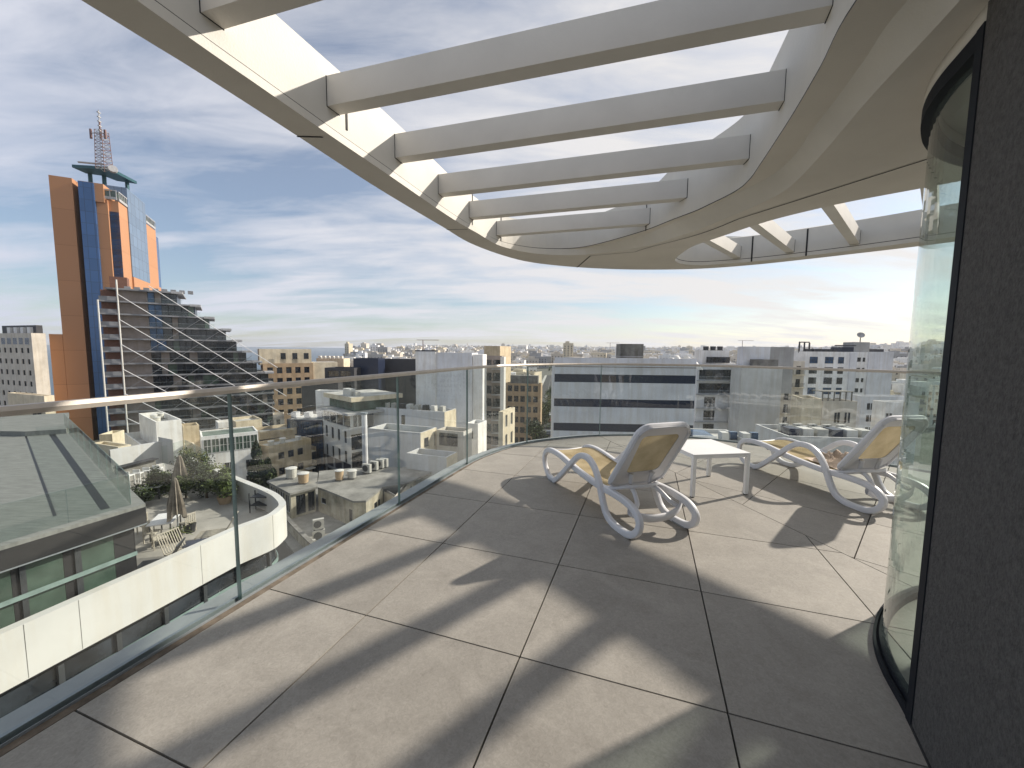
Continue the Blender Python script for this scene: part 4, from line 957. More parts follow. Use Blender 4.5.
mb = MB(); mb.obox(V3(N - nB * .3 + dB * .3, -7.5), V3(dB * 26, 0), V3(-nB * .2, 0), (0, 0, wz1 + 7.5), M['fascia']); mb.build('side_wall', nb)
# glass railings on the roof
def glass_run(par, a, b, z, h, n, post=True, mt=None):
    a, b = Vector(a), Vector(b); d = (b - a) / n
    for k in range(n):
        mb = MB(); p, q = a + d * (k + .004), a + d * (k + .996); nn = Vector((-d.y, d.x)).normalized() * .008
        for s_ in (nn, -nn): mb.face([V3(p + s_, z), V3(q + s_, z), V3(q + s_, z + h), V3(p + s_, z + h)], mt or M['glass_green'])
        mb.face([V3(p + nn, z + h), V3(q + nn, z + h), V3(q - nn, z + h), V3(p - nn, z + h)], M['glass_edge'])
        for e in (p, q): mb.face([V3(e + nn, z), V3(e - nn, z), V3(e - nn, z + h), V3(e + nn, z + h)], M['glass_edge'])
        mb.build('glass_panel', par)
Ng = A2(131, 505.3, ZR); Gb = A2(65, 430, ZR); Gf = Ng + dF * 8
glass_run(nb, Ng, Gb, ZR + .02, 1.1, 9); glass_run(nb, Ng, Gf, ZR + .02, 1.1, 5)
mb = MB(); s0, s1 = A2(50, 431.5, ZR), A2(105.5, 509, ZR); t_ = (s1 - s0).normalized(); nn = Vector((-t_.y, t_.x)) * .13
mb.face([V3(s0 - nn, ZR + .004), V3(s1 - nn * .9, ZR + .004), V3(s1 + nn * .9, ZR + .004), V3(s0 + nn, ZR + .004)][::-1], M['fascia']); mb.build('roof_drain', nb)
mb = MB(); s0, s1 = A2(25, 434, ZR), A2(55, 516, ZR); t_ = (s1 - s0).normalized(); nn = Vector((-t_.y, t_.x)) * .04
mb.face([V3(s0 - nn, ZR + .004), V3(s1 - nn, ZR + .004), V3(s1 + nn, ZR + .004), V3(s0 + nn, ZR + .004)], M['fascia']); mb.build('roof_seam', nb)
Gx = A2(25, 434, ZR); zu = ZR + .3; mb = MB(); mb.prism([tuple(A2(0, 431, zu)), tuple(A2(25, 431.5, zu)), tuple(A2(66, 429, zu)), tuple(A2(69, 412.5, zu)), tuple(A2(0, 417, zu))], ZR, zu, M['decktile']); mb.build('raised_roof', nb)

# the wing with the white parapet
ww = thing('white_parapet_wing', 'low building wing with a long rounded white parapet and strip windows, lower left', 'building', (-12, 15, -8))
PT, PB = -6.4, -8.05
par = [(-30, 2), (-20, 5.2), (-15.6, 8.4), (-14.1, 10.4), (-13.35, 11.9), (-12.78, 13.9), (-12.0, 17.0), (-11.55, 18.6)]
crn = [(-11.15, 19.9), (-11.35, 20.9), (-12.0, 21.6)]
bk = [(-14.2, 23.2), (-18.4, 26.2), (-24, 30.1), (-34, 37)]
# survey: outer top edge through the corner
_a, _b = A2(78, 600, PT), A2(160, 563.5, PT); _d = (_a - _b).normalized()
par = [tuple(_a + _d * 14), tuple(_a + _d * 9), tuple(_a + _d * 4)] + [tuple(A2(*q, PT)) for q in ((78, 600), (160, 563.5), (215, 538.5), (240, 527.5), (262, 519.5), (274, 514.5), (281.5, 509), (286, 503.5), (282, 497), (271, 490), (240, 477.5), (222, 470), (190, 456))]
par = catmull([Vector(p) for p in par], 6)
mb = MB(); sweep(mb, [tuple(p) for p in par], [(0, PT), (0, PB), (.32, PB), (.32, PT)] , M['whitepanel']); mb.build('parapet', ww)
LP = arclen(par)
for jx, jy in ((38, 618), (78, 600), (202, 544.5), (271, 515.5), (286, 503)):
    jp = A2(jx, jy, PT); i = min(range(len(LP) - 2), key=lambda k: (Vector(par[k][:2]) - jp).length); nn = normals2(par)[i]; p = par[i]; t_ = Vector((nn.y, -nn.x))
    mb = MB(); mb.obox(V3(p - nn * .003, PB + .02), V3(t_ * .016, 0), V3(nn * .004, 0), (0, 0, PT - PB - .03), M['concrete']); mb.build('panel_joint', ww)
floor_pl = [(p[0] + q.x * .15, p[1] + q.y * .15) for p, q in zip(par, normals2(par))] + [tuple(A2(112, 473, -7.5)), (-44, 27), (-44, 0)]
mb = MB(); mb.prism(floor_pl, -7.75, -7.5, M['terrfloor']); mb.build('terrace_paving', ww)
ins = [(p[0] + q.x * .55, p[1] + q.y * .55) for p, q in zip(par, normals2(par))]
body = ins + [tuple(A2(112, 473, -7.5)), (-44, 27), (-44, 0)]
mb = MB(); mb.prism(body, GZ, -8.36, M['fascia']); mb.build('lower_body', ww)
mb = MB(); sweep(mb, ins, [(-.03, -11.2), (-.03, -8.45), (0, -8.45), (0, -11.2)], M['pane']); mb.build('strip_window', ww)
mb = MB(); sweep(mb, ins, [(-.12, -9.25), (-.12, -9.05), (-.08, -9.05), (-.08, -9.25)], M['glass_edge']); mb.build('strip_rail', ww)
LI = arclen(ins); k_ = 0; s_ = 2.0
while s_ < LI[-1] - 14:
    i = max(j for j in range(len(LI)) if LI[j] <= s_); nn = normals2(ins)[i]; t_ = Vector((nn.y, -nn.x)); p = Vector(ins[i][:2]) + t_ * (s_ - LI[i])
    mb = MB(); mb.obox(V3(p + nn * -.14, -11.2), V3(t_ * .14, 0), V3(nn * .12, 0), (0, 0, 2.8), M['frame_d']); mb.build('window_post', ww); s_ += 1.45
mb = MB(); low = [(p[0] - q.x * .5, p[1] - q.y * .5) for p, q in zip(par, normals2(par))]
sweep(mb, low, [(0, -11.3), (0, -13.4), (.4, -13.4), (.4, -11.3)], M['whitepanel']); sweep(mb, low, [(.41, -11.9), (.41, -12.0), (1.2, -12.0), (1.2, -11.9)], M['rooflight']); mb.build('lower_parapet', ww)

# ---- plants: leaves spread through an uneven crown
def leaves(mb, c, rad, n, size, mats, seed=0, lumps=7, upright=0.0):
    rn = random.Random(seed); c = Vector(c); L = []
    for _ in range(lumps):
        L.append((Vector((rn.uniform(-1, 1) * rad[0] * .6, rn.uniform(-1, 1) * rad[1] * .6, rn.uniform(-.7, .85) * rad[2] * .75)), rn.uniform(.35, .6), rn.choice(mats)))
    for k in range(n):
        l, s_, mt = L[k % lumps]
        d = Vector((rn.gauss(0, 1), rn.gauss(0, 1), rn.gauss(0, 1))).normalized() * (rn.random() ** .45)
        p = c + l + Vector((d.x * rad[0], d.y * rad[1], d.z * rad[2])) * s_
        if p.z < c.z - rad[2]: continue
        a = Vector((rn.gauss(0, 1), rn.gauss(0, 1), rn.gauss(0, .6) + upright)).normalized(); b = a.cross(Vector((rn.gauss(0, 1), rn.gauss(0, 1), rn.gauss(0, 1)))).normalized(); s2 = size * rn.uniform(.6, 1.3)
        mb.face([p - a * s2, p + b * s2 * .42, p + a * s2, p - b * s2 * .42], mt if rn.random() < .8 else rn.choice(mats))
def shrub(name, label, c, rad, n, size, mats, seed, group=None, cat='shrub', base=None, lumps=8):
    r = thing(name, label, cat, tuple(c), group); mb = MB(); leaves(mb, c, rad, n, size, mats, seed, lumps); mb.build('foliage', r)
    mb = MB(); zb_ = base if base is not None else c[2] - rad[2]
    rn = random.Random(seed)
    for k in range(1): mb.tube([(c[0], c[1], zb_), (c[0] + rn.uniform(-.1, .1), c[1], c[2] + rad[2] * .3)], [.05 * rad[2] + .02, .02], M['bark'], 6)
    mb.build('stem', r); return r
TZ = -7.5
def T(px, py, z=TZ): return atz(px, py, z)
hedge = [((152, 492), .9, .75, 'leaf'), ((170, 487), .9, .8, 'leaf_d'), ((186, 492), .8, .7, 'leaf'), ((192, 478), 1.1, 1.15, 'leaf_y'), ((205, 480), 1.1, 1.1, 'leaf_y'), ((207, 492), 1.0, 1.0, 'leaf_d'), ((143, 500), .6, .5, 'leaf_d')]
names = ['mixed green shrub behind the white garden table', 'dark shrub between the white table and the rear parasol', 'green shrub right behind the front closed parasol', 'bright yellow-green bush beside the rear closed parasol', 'tall yellow-green bush at the right of the hedge row', 'dark bush in front of the yellow-green bushes', 'small dark shrub by the glass corner of the roof block']
for k, ((px, py), r_, h_, mt_) in enumerate(hedge):
    p = T(px, py + 6); shrub('garden_shrub', names[k], (p.x, p.y, TZ + h_ + .05), (r_ * 1.15, r_ * .9, h_ * 1.15), 1500, .085, [M[mt_], M['leaf'], M['leaf_d']], 40 + k, 'shrubs along the middle of the lower roof terrace', base=TZ)
p = T(225, 503); sp = shrub('spiky_plant', 'round grey-green spiky plant in a terracotta pot near the post', (p.x, p.y, TZ + 1.05), (.95, .95, .85), 1500, .12, [M['leaf'], M['leaf_d']], 77, cat='potted plant', base=TZ)
mb = MB(); mb.tube([(p.x, p.y, TZ), (p.x, p.y, TZ + .42)], [.28, .38], M['brownstone'], 14); mb.build('pot', sp)
def palm(label, c, n=34, L=.75):
    r = thing('potted_palm', label, 'potted plant', tuple(c)); mb = MB(); rn = random.Random(int(c[0] * 100)); c = Vector(c)
    for k in range(n):
        az = rn.uniform(0, 6.28); el = rn.uniform(.2, 1.3); d = Vector((math.cos(az) * math.cos(el), math.sin(az) * math.cos(el), math.sin(el))); side = Vector((-math.sin(az), math.cos(az), 0)); prev = None
        for q in range(6):
            t = q / 5; pt = c + Vector((0, 0, .35)) + d * (L * t) + Vector((0, 0, -.55 * L * t * t)); w_ = .045 * (1 - t) + .006
            cur = (pt - side * w_, pt + side * w_)
            if prev: mb.face([prev[0], prev[1], cur[1], cur[0]], rn.choice([M['leaf'], M['leaf_y'], M['leaf_d']]))
            prev = cur
    mb.build('fronds', r); mb = MB(); mb.tube([c, c + Vector((0, 0, .4))], [.2, .27], M['fascia'], 12); mb.build('pot', r); return r
p = T(176, 541); palm('arching palm in a dark pot beside the wicker lounge chair', p)
p = T(190, 532); palm('small low palm behind the dark ottoman', p, 20, .45)
# parasols, closed
def parasol(label, base, h, w):
    r = thing('closed_parasol', label, 'parasol', tuple(base), 'closed taupe parasols on the lower terrace'); b = Vector(base)
    mb = MB(); mb.tube([b, b + Vector((0, 0, h * .5))], .03, M['alu'], 8); mb.build('pole', r)
    mb = MB(); nseg = 22; rows = [(.34, 1.0), (.38, .98), (.55, .85), (.75, .55), (.93, .30), (.97, .2), (1.0, .06)]; vs = []
    for (t, f) in rows:
        for k in range(nseg):
            a_ = 2 * math.pi * k / nseg; rr = w * f * (1.0 if k % 2 else .55) * (1 + .12 * math.sin(a_ * 3 + t * 4)); vs.append((b.x + math.cos(a_) * rr, b.y + math.sin(a_) * rr, b.z + h * (t - (.06 * math.sin(a_ * 2) if t < .4 else 0))))
    fs = [(i * nseg + k, i * nseg + (k + 1) % nseg, (i + 1) * nseg + (k + 1) % nseg, (i + 1) * nseg + k) for i in range(len(rows) - 1) for k in range(nseg)]
    mb.poly(vs, fs, M['canvas']); mb.build('folded_canopy', r)
    mb = MB(); mb.tube([b, b + Vector((0, 0, .07))], [.3, .26], M['concrete'], 14); mb.build('base', r); return r
q = T(178.5, 536); parasol('closed taupe parasol in front, beside the white garden table', q, 2.85, .38)
q = T(182, 496); parasol('closed taupe parasol at the rear, among the yellow-green bushes', q, 2.5, .42)
# garden table and chairs
def garden_table(label, p, w, l, d, h=.74):
    r = thing('garden_table', label, 'table', tuple(p)); d = V3(Vector(d).normalized(), 0); n = Vector((-d.y, d.x, 0)); p = Vector(p)
    mb = MB(); mb.obox(p - d * l / 2 - n * w / 2 + Vector((0, 0, h)), d * l, n * w, (0, 0, .04), M['whitemetal']); mb.build('tabletop', r)
    for a in (-1, 1):
        for b in (-1, 1): mb = MB(); mb.obox(p + d * (a * (l / 2 - .1)) + n * (b * (w / 2 - .1)), d * .05, n * .05, (0, 0, h), M['frame_d']); mb.build('leg', r)
    return r
p = T(166, 534); garden_table('white garden table beside the front closed parasol', p, .95, 1.5, (.4, -.9))
p = T(156, 497); garden_table('white table half hidden behind the shrubs', p, .8, 1.2, (.4, -.9))
def chair_proto():
    r = thing('garden_chair', 'pale garden chair at the left side of the white garden table', 'chair', (0, 0, 0), 'chairs round the white garden table'); r['_local'] = 1
    mb = MB(); mb.box(-.24, .24, -.24, .24, .42, .46, M['wicker']); mb.build('seat', r)
    mb = MB()
    for k in range(6): mb.box(-.22 + k * .082, -.18 + k * .082, .22, .25, .50, .88, M['wicker'])
    mb.box(-.24, .24, .215, .255, .88, .93, M['wicker']); mb.box(-.24, .24, .215, .255, .46, .50, M['wicker']); mb.build('backrest', r)
    for a in (-1, 1):
        for b in (-1, 1): mb = MB(); mb.box(a * .22 - .02, a * .22 + .02, b * .22 - .02, b * .22 + .02, 0, .42, M['wicker']); mb.build('leg', r)
    return r
ch = chair_proto(); cl = ['pale garden chair at the left side of the white garden table', 'pale garden chair in the shade at the left end of the table', 'pale garden chair behind the front parasol', 'pale garden chair at the near left corner of the table']
for k, (px, py, rz) in enumerate(((153, 541, 100), (146, 533, 70), (188, 531, 250), (160, 547, 140))):
    p = T(px, py)
    if k == 0: ch.location = p; ch.rotation_euler = (0, 0, R(rz))
    else: copy_thing(ch, p, R(rz), label=cl[k])
# low lounge seats and ottoman
def wicker_seat(label, p, w, l, az, back=True, mtl=None, cat='lounge chair', name='lounge_chair', h=.32):
    r = thing(name, label, cat, tuple(p)); d = Vector((math.cos(R(az)), math.sin(R(az)), 0)); n = Vector((-d.y, d.x, 0)); p = Vector(p); mtl = mtl or M['wicker']
    mb = MB(); 
    for k in range(9): mb.obox(p - d * l / 2 - n * (w / 2) + n * (w * k / 9) + Vector((0, 0, h)), d * l, n * (w / 9 - .035), (0, 0, .03), mtl)
    for q in (-.5, 0, .45): mb.obox(p + d * (l * q) - n * w / 2 + Vector((0, 0, h - .032)), d * .05, n * w, (0, 0, .03), mtl)
    mb.build('seat_slats', r)
    for a in (-1, 1):
        for b in (-1, 1): mb = MB(); mb.obox(p + d * (a * (l / 2 - .06)) + n * (b * (w / 2 - .06)), d * .05, n * .05, (0, 0, h - .033), mtl); mb.build('leg', r)
    if back:
        mb = MB(); o = p - d * l / 2 + Vector((0, 0, h)); u = (-d * .45 + Vector((0, 0, .75)))
        for k in range(10): mb.obox(o - n * w / 2 + n * (w * k / 9) , n * .03, d * .03, u, mtl)
        mb.obox(o - n * w / 2 + u, n * (w + .03), d * .04, (0, 0, .04), mtl); mb.build('backrest', r)
    return r
p = T(183, 560); wicker_seat('slatted wicker lounge chair nearest the white parapet', p, .8, 1.0, -20)
p = T(212, 540); wicker_seat('wicker lounge seat with raised back behind the dark ottoman', p, .8, 1.1, 200, True)
p = T(154, 572); wicker_seat('dark folded deck chair in the shade by the glazed block', p, .8, 1.0, 200, True, M['frame_d'])
ot = thing('ottoman', 'long charcoal ottoman beside the white parapet', 'ottoman', tuple(T(207, 548)))
p = T(207, 549); mb = MB(); d = Vector((.9, .43, 0)).normalized(); n = Vector((-d.y, d.x, 0)); mb.obox(p - d * .8 - n * .32 + Vector((0, 0, .12)), d * 1.6, n * .64, (0, 0, .28), M['ledge'] if False else M['navy']); mb.build('cushion', ot, bevel=.04)
mb = MB(); mb.obox(p - d * .72 - n * .26, d * 1.44, n * .52, (0, 0, .117), M['frame_d']); mb.build('base', ot)
# bar counter with stools at the back wall
bw = thing('terrace_screen_wall', 'pale screen wall at the back of the lower terrace behind the bar', 'wall', tuple(T(150, 462)))
a, b = T(112, 474), T(163, 463); d = (b - a); mb = MB(); n = Vector((-d.y, d.x, 0)).normalized(); mb.obox(a, d, n * .2, (0, 0, 1.7), M['greywall']); mb.build('wall_face', bw)
a2 = T(176, 466); mb = MB(); mb.obox(b + n * .21, a2 - b, n * .2, (0, 0, 2.0), M['greywall']); mb.build('return_wall', bw)
bar = thing('bar_counter', 'dark topped bar counter along the screen wall', 'counter', tuple(T(150, 470)))
mb = MB(); a, b = T(121, 484), T(160, 473); d = (b - a); n = Vector((-d.y, d.x, 0)).normalized(); mb.obox(a + Vector((0, 0, 1.0)), d, n * .6, (0, 0, .08), M['fascia']); mb.build('countertop', bar)
mb = MB(); mb.obox(a + n * .25 + d * .02, d * .96, n * .3, (0, 0, .995), M['concrete']); mb.build('cabinet', bar)
stp = None
for k in range(4):
    p = T(130 + 9.5 * k, 486 - 2.4 * k)
    if stp is None:
        stp = thing('bar_stool', 'white bar stool, first from the left at the counter', 'stool', (0, 0, 0), 'white bar stools in front of the counter'); stp['_local'] = 1
        mb = MB(); mb.box(-.2, .2, -.2, .2, .70, .75, M['whitemetal']); mb.build('seat', stp); mb = MB(); mb.box(-.2, .2, -.22, -.18, .80, 1.0, M['whitemetal']); mb.box(-.2, -.17, -.215, -.185, .75, .80, M['whitemetal']); mb.build('backrest', stp)
        for u in (-1, 1):
            for v in (-1, 1): mb = MB(); mb.box(u * .17 - .02, u * .17 + .02, v * .17 - .02, v * .17 + .02, 0, .70, M['whitemetal']); mb.build('leg', stp)
        stp.location = p
    else: copy_thing(stp, p, .2, label='white bar stool, %s from the left at the counter' % ('second', 'third', 'fourth')[k - 1])
gs = thing('glass_screen', 'clear glass screen at the back corner of the lower terrace', 'screen', tuple(T(190, 470)))
glass_run(gs, T(163, 466)[:2], T(186, 458)[:2], TZ, 1.5, 2, mt=M['glass']); glass_run(gs, T(186, 458)[:2], T(206, 470)[:2], TZ, 1.5, 2, mt=M['glass'])
gr = thing('gas_grill', 'dark trolley frame standing inside the parapet near the rounded corner', 'trolley', tuple(T(252, 512)))
p = T(250, 513); 
for (dx, dy) in ((0, 0), (.8, .3), (0, .5), (.8, .8)): mb = MB(); mb.tube([(p.x + dx, p.y + dy, TZ), (p.x + dx, p.y + dy, TZ + 1.1)], .035, M['frame_d'], 6); mb.build('leg', gr)
for z_ in (.35, .8): mb = MB(); mb.box(p.x - .03, p.x + .83, p.y + .1, p.y + .8, TZ + z_, TZ + z_ + .05, M['frame_d']); mb.build('shelf', gr)

# ================================================================== THE TOWN
W2 = dict(w=1.2, h=1.5)
def tank(p, label, r=.55, h=1.1, mt=None, group='rooftop water tanks'):
    t = thing('water_tank', label, 'water tank', tuple(p), group); mb = MB(); p = Vector(p)
    mb.tube([p + Vector((0, 0, .1)), p + Vector((0, 0, h * .6)), p + Vector((0, 0, h))], [r * .86, r * .95, r], mt or M['tank'], 18); mb.build('tank_body', t, smooth=False)
    mb = MB(); mb.tube([p + Vector((0, 0, h + .002)), p + Vector((0, 0, h + .08)), p + Vector((0, 0, h + .16))], [r * 1.08, r * 1.06, r * .5], M['whitepanel'], 18); mb.build('lid', t)
    mb = MB(); mb.box(p.x - r * .8, p.x + r * .8, p.y - r * .8, p.y + r * .8, p.z, p.z + .09, M['concrete']); mb.build('plinth', t); return t
AC = None
def ac_unit(p, rz, label, s=1.0):
    global AC
    if AC is None:
        AC = thing('air_conditioner', label, 'AC unit', (0, 0, 0), 'rooftop air conditioning units'); AC['_local'] = 1
        mb = MB(); mb.box(-.45, .45, -.17, .17, .08, .95, M['ac']); mb.build('casing', AC)
        mb = MB(); mb.tube([(-.08, -.173, .52), (-.08, -.20, .52)], .32, M['frame_d'], 16); mb.build('fan_grille', AC)
        mb = MB(); mb.box(-.4, -.3, -.2, .2, 0, .078, M['frame_d']); mb.box(.3, .4, -.2, .2, 0, .078, M['frame_d']); mb.build('bracket', AC)
        AC.location = p; AC.rotation_euler = (0, 0, rz); AC.scale = (s, s, s); return AC
    return copy_thing(AC, p, rz, label=label, scale=(s, s, s))
def balcony(r, u0, u1, z, depth, slab, side=False, railm=None, solid=False):
    K = r['_K']; n = r['_n']; f = Vector((n[0], n[1], 0)); s_ = Vector((n[2], n[3], 0)); d_, o_ = (f, -s_) if not side else (s_, -f); o = Vector(K) + d_ * u0 + Vector((0, 0, z))
    mb = MB(); mb.obox(o + o_ * .003, d_ * (u1 - u0), o_ * depth, (0, 0, .2), slab)
    b = mb.build('balcony', r); mb = MB()
    if solid: mb.obox(o + o_ * (depth - .12) + Vector((0, 0, .203)), d_ * (u1 - u0), o_ * .1, (0, 0, .85), railm or slab)
    else:
        mb.obox(o + o_ * (depth - .08) + Vector((0, 0, 1.1)), d_ * (u1 - u0), o_ * .06, (0, 0, .06), railm or M['frame_d']); q = 0
        while q < (u1 - u0): mb.obox(o + d_ * q + o_ * (depth - .07) + Vector((0, 0, .203)), d_ * .04, o_ * .04, (0, 0, .895), railm or M['frame_d']); q += .22
    k = mb.build('railing', b); k.parent = b; k.matrix_parent_inverse = Matrix(); return b

# -- left: pale hotel and the little lit gable behind our handrail
h1 = block('pale_hotel', 'pale beige hotel with rows of small square windows at the left edge', (31, 333, 104), -40, 47, M['beige'], front=dict(floors=8, fh=2.95, cols=13, w=1.15, h=1.35, first=3.9), roofm=M['roofgrey'])
K_ = h1['_K']; 
for c in range(6): front_win(h1, 1.2 + 3.05 * c, 3.3 + 3.05 * c, -3.0, -1.2, pane=M['paneblue'], frame=M['frame_w'], nv=4)
add_box(h1, .5, 18, 1.5, 8, -.3, 2.1, M['charcoal'], 'roof_storey', M['roofgrey'])
for k in range(4): add_box(h1, 2 + k * 3.4, 3.6 + k * 3.4, .6, 1.4, -.3, 1.6, M['white'], 'roof_unit')
gb = block('lit_gable_house', 'small sunlit cream house showing behind the handrail at far left', (44, 396, 58), 3, 50, M['cream'], front=None, roofm=M['tan'])
for c in range(2): front_win(gb, 1.1 + c * .0 + c * 1.3, 2.1 + c * 1.3, -3.6, -1.4)
# -- white tall house and low house to its left
wh = block('white_tall_house', 'tall plain white house with a lit right side above the bar terrace', (155.7, 422, 64), 134, 177, M['white'], sidelen=None, roofm=M['rooflight'], parapet=.9, ang=-38)
for k, (a, b) in enumerate(((.35, .3), (.6, .35), (.7, .7))): p = roofpt(wh, a, b, -.9); tank(p, ('white tank at the front of the tall white house roof', 'white tank in the middle of the tall white house roof', 'white tank at the rear of the tall white house roof')[k], .5, 1.0)
lh = block('low_white_annex', 'low white annex with a terrace wall left of the tall white house', (142, 446, 62), 118, 156, M['white'], roofm=M['rooflight'], parapet=1.0, ang=-38)
front_win(lh, .8, 1.7, -3.4, -1.6)
lc = block('low_cream_house', 'low cream house between the glass roof edge and the white annex', (118, 447, 55), 84, 124, M['cream'], sidelen=None, roofm=M['rooflight'], parapet=.8)
front_win(lc, 1.0, 1.8, -3.0, -1.2)
# -- tan apartment group
t1 = block('tan_stair_house', 'narrow tan block rising beside the white tall house', (199, 425, 78), 178, 207, M['tan'], roofm=M['roofgrey'], sidelen=4, ang=44)
t2 = block('cream_attic_house', 'cream attic block with a washing line on its roof behind the sunroom', (250, 432, 82), 205, 262, M['cream'], sidelen=8, roofm=M['rooflight'], ang=46)
t3 = block('upper_cream_house', 'upper cream block with one dark window on the top of the tan group', (262, 419, 92), 232, 280, M['cream'], sidelen=7, roofm=M['rooflight'], ang=46)
front_win(t3, 3.0, 4.5, -3.2, -1.4)
sr = block('sunroom_house', 'white house with a long glazed sunroom under a green grey roof', (258, 431, 72), 196, 262, M['white'], sidelen=6, roofm=M['roofgreen'], parapet=.15, ang=40)
K_ = sr['_K']; L_ = sr['_n'][4]
for k in range(7): front_win(sr, .15 + k * (L_ - .3) / 7, .15 + (k + .93) * (L_ - .3) / 7, -3.0, -.55, pane=M['panegreen'], frame=M['frame_w'], nv=2, nh=2)
front_win(sr, L_ * .1, L_ * .1 + 1.3, -6.9, -5.0, frame=M['frame_w']); front_win(sr, L_ * .45, L_ * .45 + 1.6, -7.0, -5.0, frame=M['frame_w']); front_win(sr, L_ * .1, L_ * .1 + 1.3, -10.0, -8.0)
t4 = block('tan_apartments', 'tan stone apartment house with square windows and stepped balconies', (311, 438, 80), 264, 322, M['tan'], front=dict(floors=5, fh=3.0, cols=3, w=1.15, h=1.35, first=1.6, margin=1.4), side=dict(floors=5, fh=3.0, cols=1, w=1.1, h=1.7, first=1.1, margin=.4), sidelen=5.5, roofm=M['rooflight'], ang=60)
t5 = block('loggia_house', 'tan top storey with a dark curtained loggia beside the cypress', (300, 427, 85), 256, 304, M['tan'], sidelen=6, roofm=M['roofgrey'], ang=48)
front_win(t5, 4.0, 7.8, -3.5, -1.6, nv=5); front_win(t5, .4, 1.1, -3.2, -1.4)
for k in range(4):
    z = -2.9 - 3.0 * k; balcony(t4, .4, 4.6, z - .2, 1.3, M['cream'], side=True, solid=True, railm=M['tan'])
    balcony(t4, .0, 1.5, z - .2, 1.2, M['whitepanel'], solid=False) if k == 1 else None
for k, (a, b) in enumerate(((.2, .3), (.5, .5), (.8, .4))): tank(roofpt(t4, a, b, -.6), ('white tank at the right of the tan apartment roof', 'white tank in the middle of the tan apartment roof', 'white tank at the left of the tan apartment roof')[k], .55, 1.0)
for k in range(4): tank(roofpt(t2, .1 + .2 * k, .4, -.6), 'small white tank in the cluster on the cream attic roof', .45, .8, M['whitepanel'], group='tank cluster on the cream attic roof')
for k, (c_, xl, xr, mt_, ang_, lab) in enumerate((((112, 434, 74), 92, 120, 'cream', 20, 'low cream house in the gap left of the tall white house'), ((236, 421, 96), 214, 240, 'white', 44, 'small white roof block high behind the sunroom house'), ((284, 414, 110), 270, 290, 'beige', 30, 'beige roof block behind the loggia house'), ((405, 417, 92), 388, 412, 'cream', -10, 'cream roof block behind the long grey flat house'), ((436, 441, 66), 424, 440, 'cream', 20, 'small cream stair block between the grey houses'), ((196, 446, 70), 180, 200, 'cream', 44, 'low cream lean-to in front of the tan stair house'), ((478, 424, 72), 466, 488, 'white', -19.7, 'white low house with a flat roof beside the street block'))):
    eb = block('small_town_house', lab, c_, xl, xr, M[mt_], sidelen=4, roofm=M['rooflight'], ang=ang_)
    front_win(eb, 1.0, 1.9, -2.8, -1.4); front_win(eb, 2.6, 3.5, -2.8, -1.4)
# -- cypress and trees
def tree(name, label, base, h, w, n, mats, seed, lumps=9, size=.28, group=None, trunk=.25, cat='tree'):
    r = thing(name, label, cat, tuple(base), group); b = Vector(base); mb = MB(); rn = random.Random(seed)
    mb.tube([b, b + Vector((rn.uniform(-.2, .2), 0, h * .5)), b + Vector((rn.uniform(-.3, .3), 0, h * .85))], [trunk, trunk * .7, trunk * .25], M['bark'], 7)
    for k in range(4):
        a = rn.uniform(0, 6.28); z = h * rn.uniform(.3, .6); mb.tube([b + Vector((0, 0, z)), b + Vector((math.cos(a) * w * .6, math.sin(a) * w * .6, z + h * .18))], [trunk * .4, trunk * .12], M['bark'], 5)
    mb.build('trunk', r)
    mb = MB(); leaves(mb, b + Vector((0, 0, h * .58)), (w, w, h * .42), n, size, mats, seed, lumps); mb.build('crown', r); return r
p = aty(264, 480, 64); 
def cypress(label, px, ytop, ybot, Y, w, seed):
    t_, b_ = aty(px, ytop, Y), aty(px, ybot, Y); r = thing('cypress', label, 'tree', (b_.x, b_.y, b_.z), 'dark cypress trees by the tan houses'); mb = MB(); rn = random.Random(seed); h = t_.z - b_.z
    for k in range(5200):
        t = rn.random() ** .8; rr = w * (1 - t) ** .6 * (.55 + .45 * abs(math.sin(t * 9 + seed))) * math.sqrt(rn.random()); a = rn.uniform(0, 6.28)
        p = Vector((b_.x + math.cos(a) * rr, b_.y + math.sin(a) * rr, b_.z + h * (.06 + .94 * t))); u = Vector((rn.gauss(0, .5), rn.gauss(0, .5), 1)).normalized(); v = u.cross(Vector((rn.gauss(0, 1), rn.gauss(0, 1), 0))).normalized(); s_ = rn.uniform(.12, .3)
        mb.face([p - u * s_, p + v * s_ * .5, p + u * s_, p - v * s_ * .5], M['leaf_d'] if rn.random() < .8 else M['leaf'])
    mb.build('crown', r); mb = MB(); mb.tube([b_, t_ - Vector((0, 0, .6))], [.28, .05], M['bark'], 6); mb.build('trunk', r)
cypress('tall dark cypress before the sunroom house', 259, 441, 505, 62, 2.1, 3)
cypress('broader dark cypress in front of the tan apartment house', 270, 458, 510, 58, 2.2, 8)
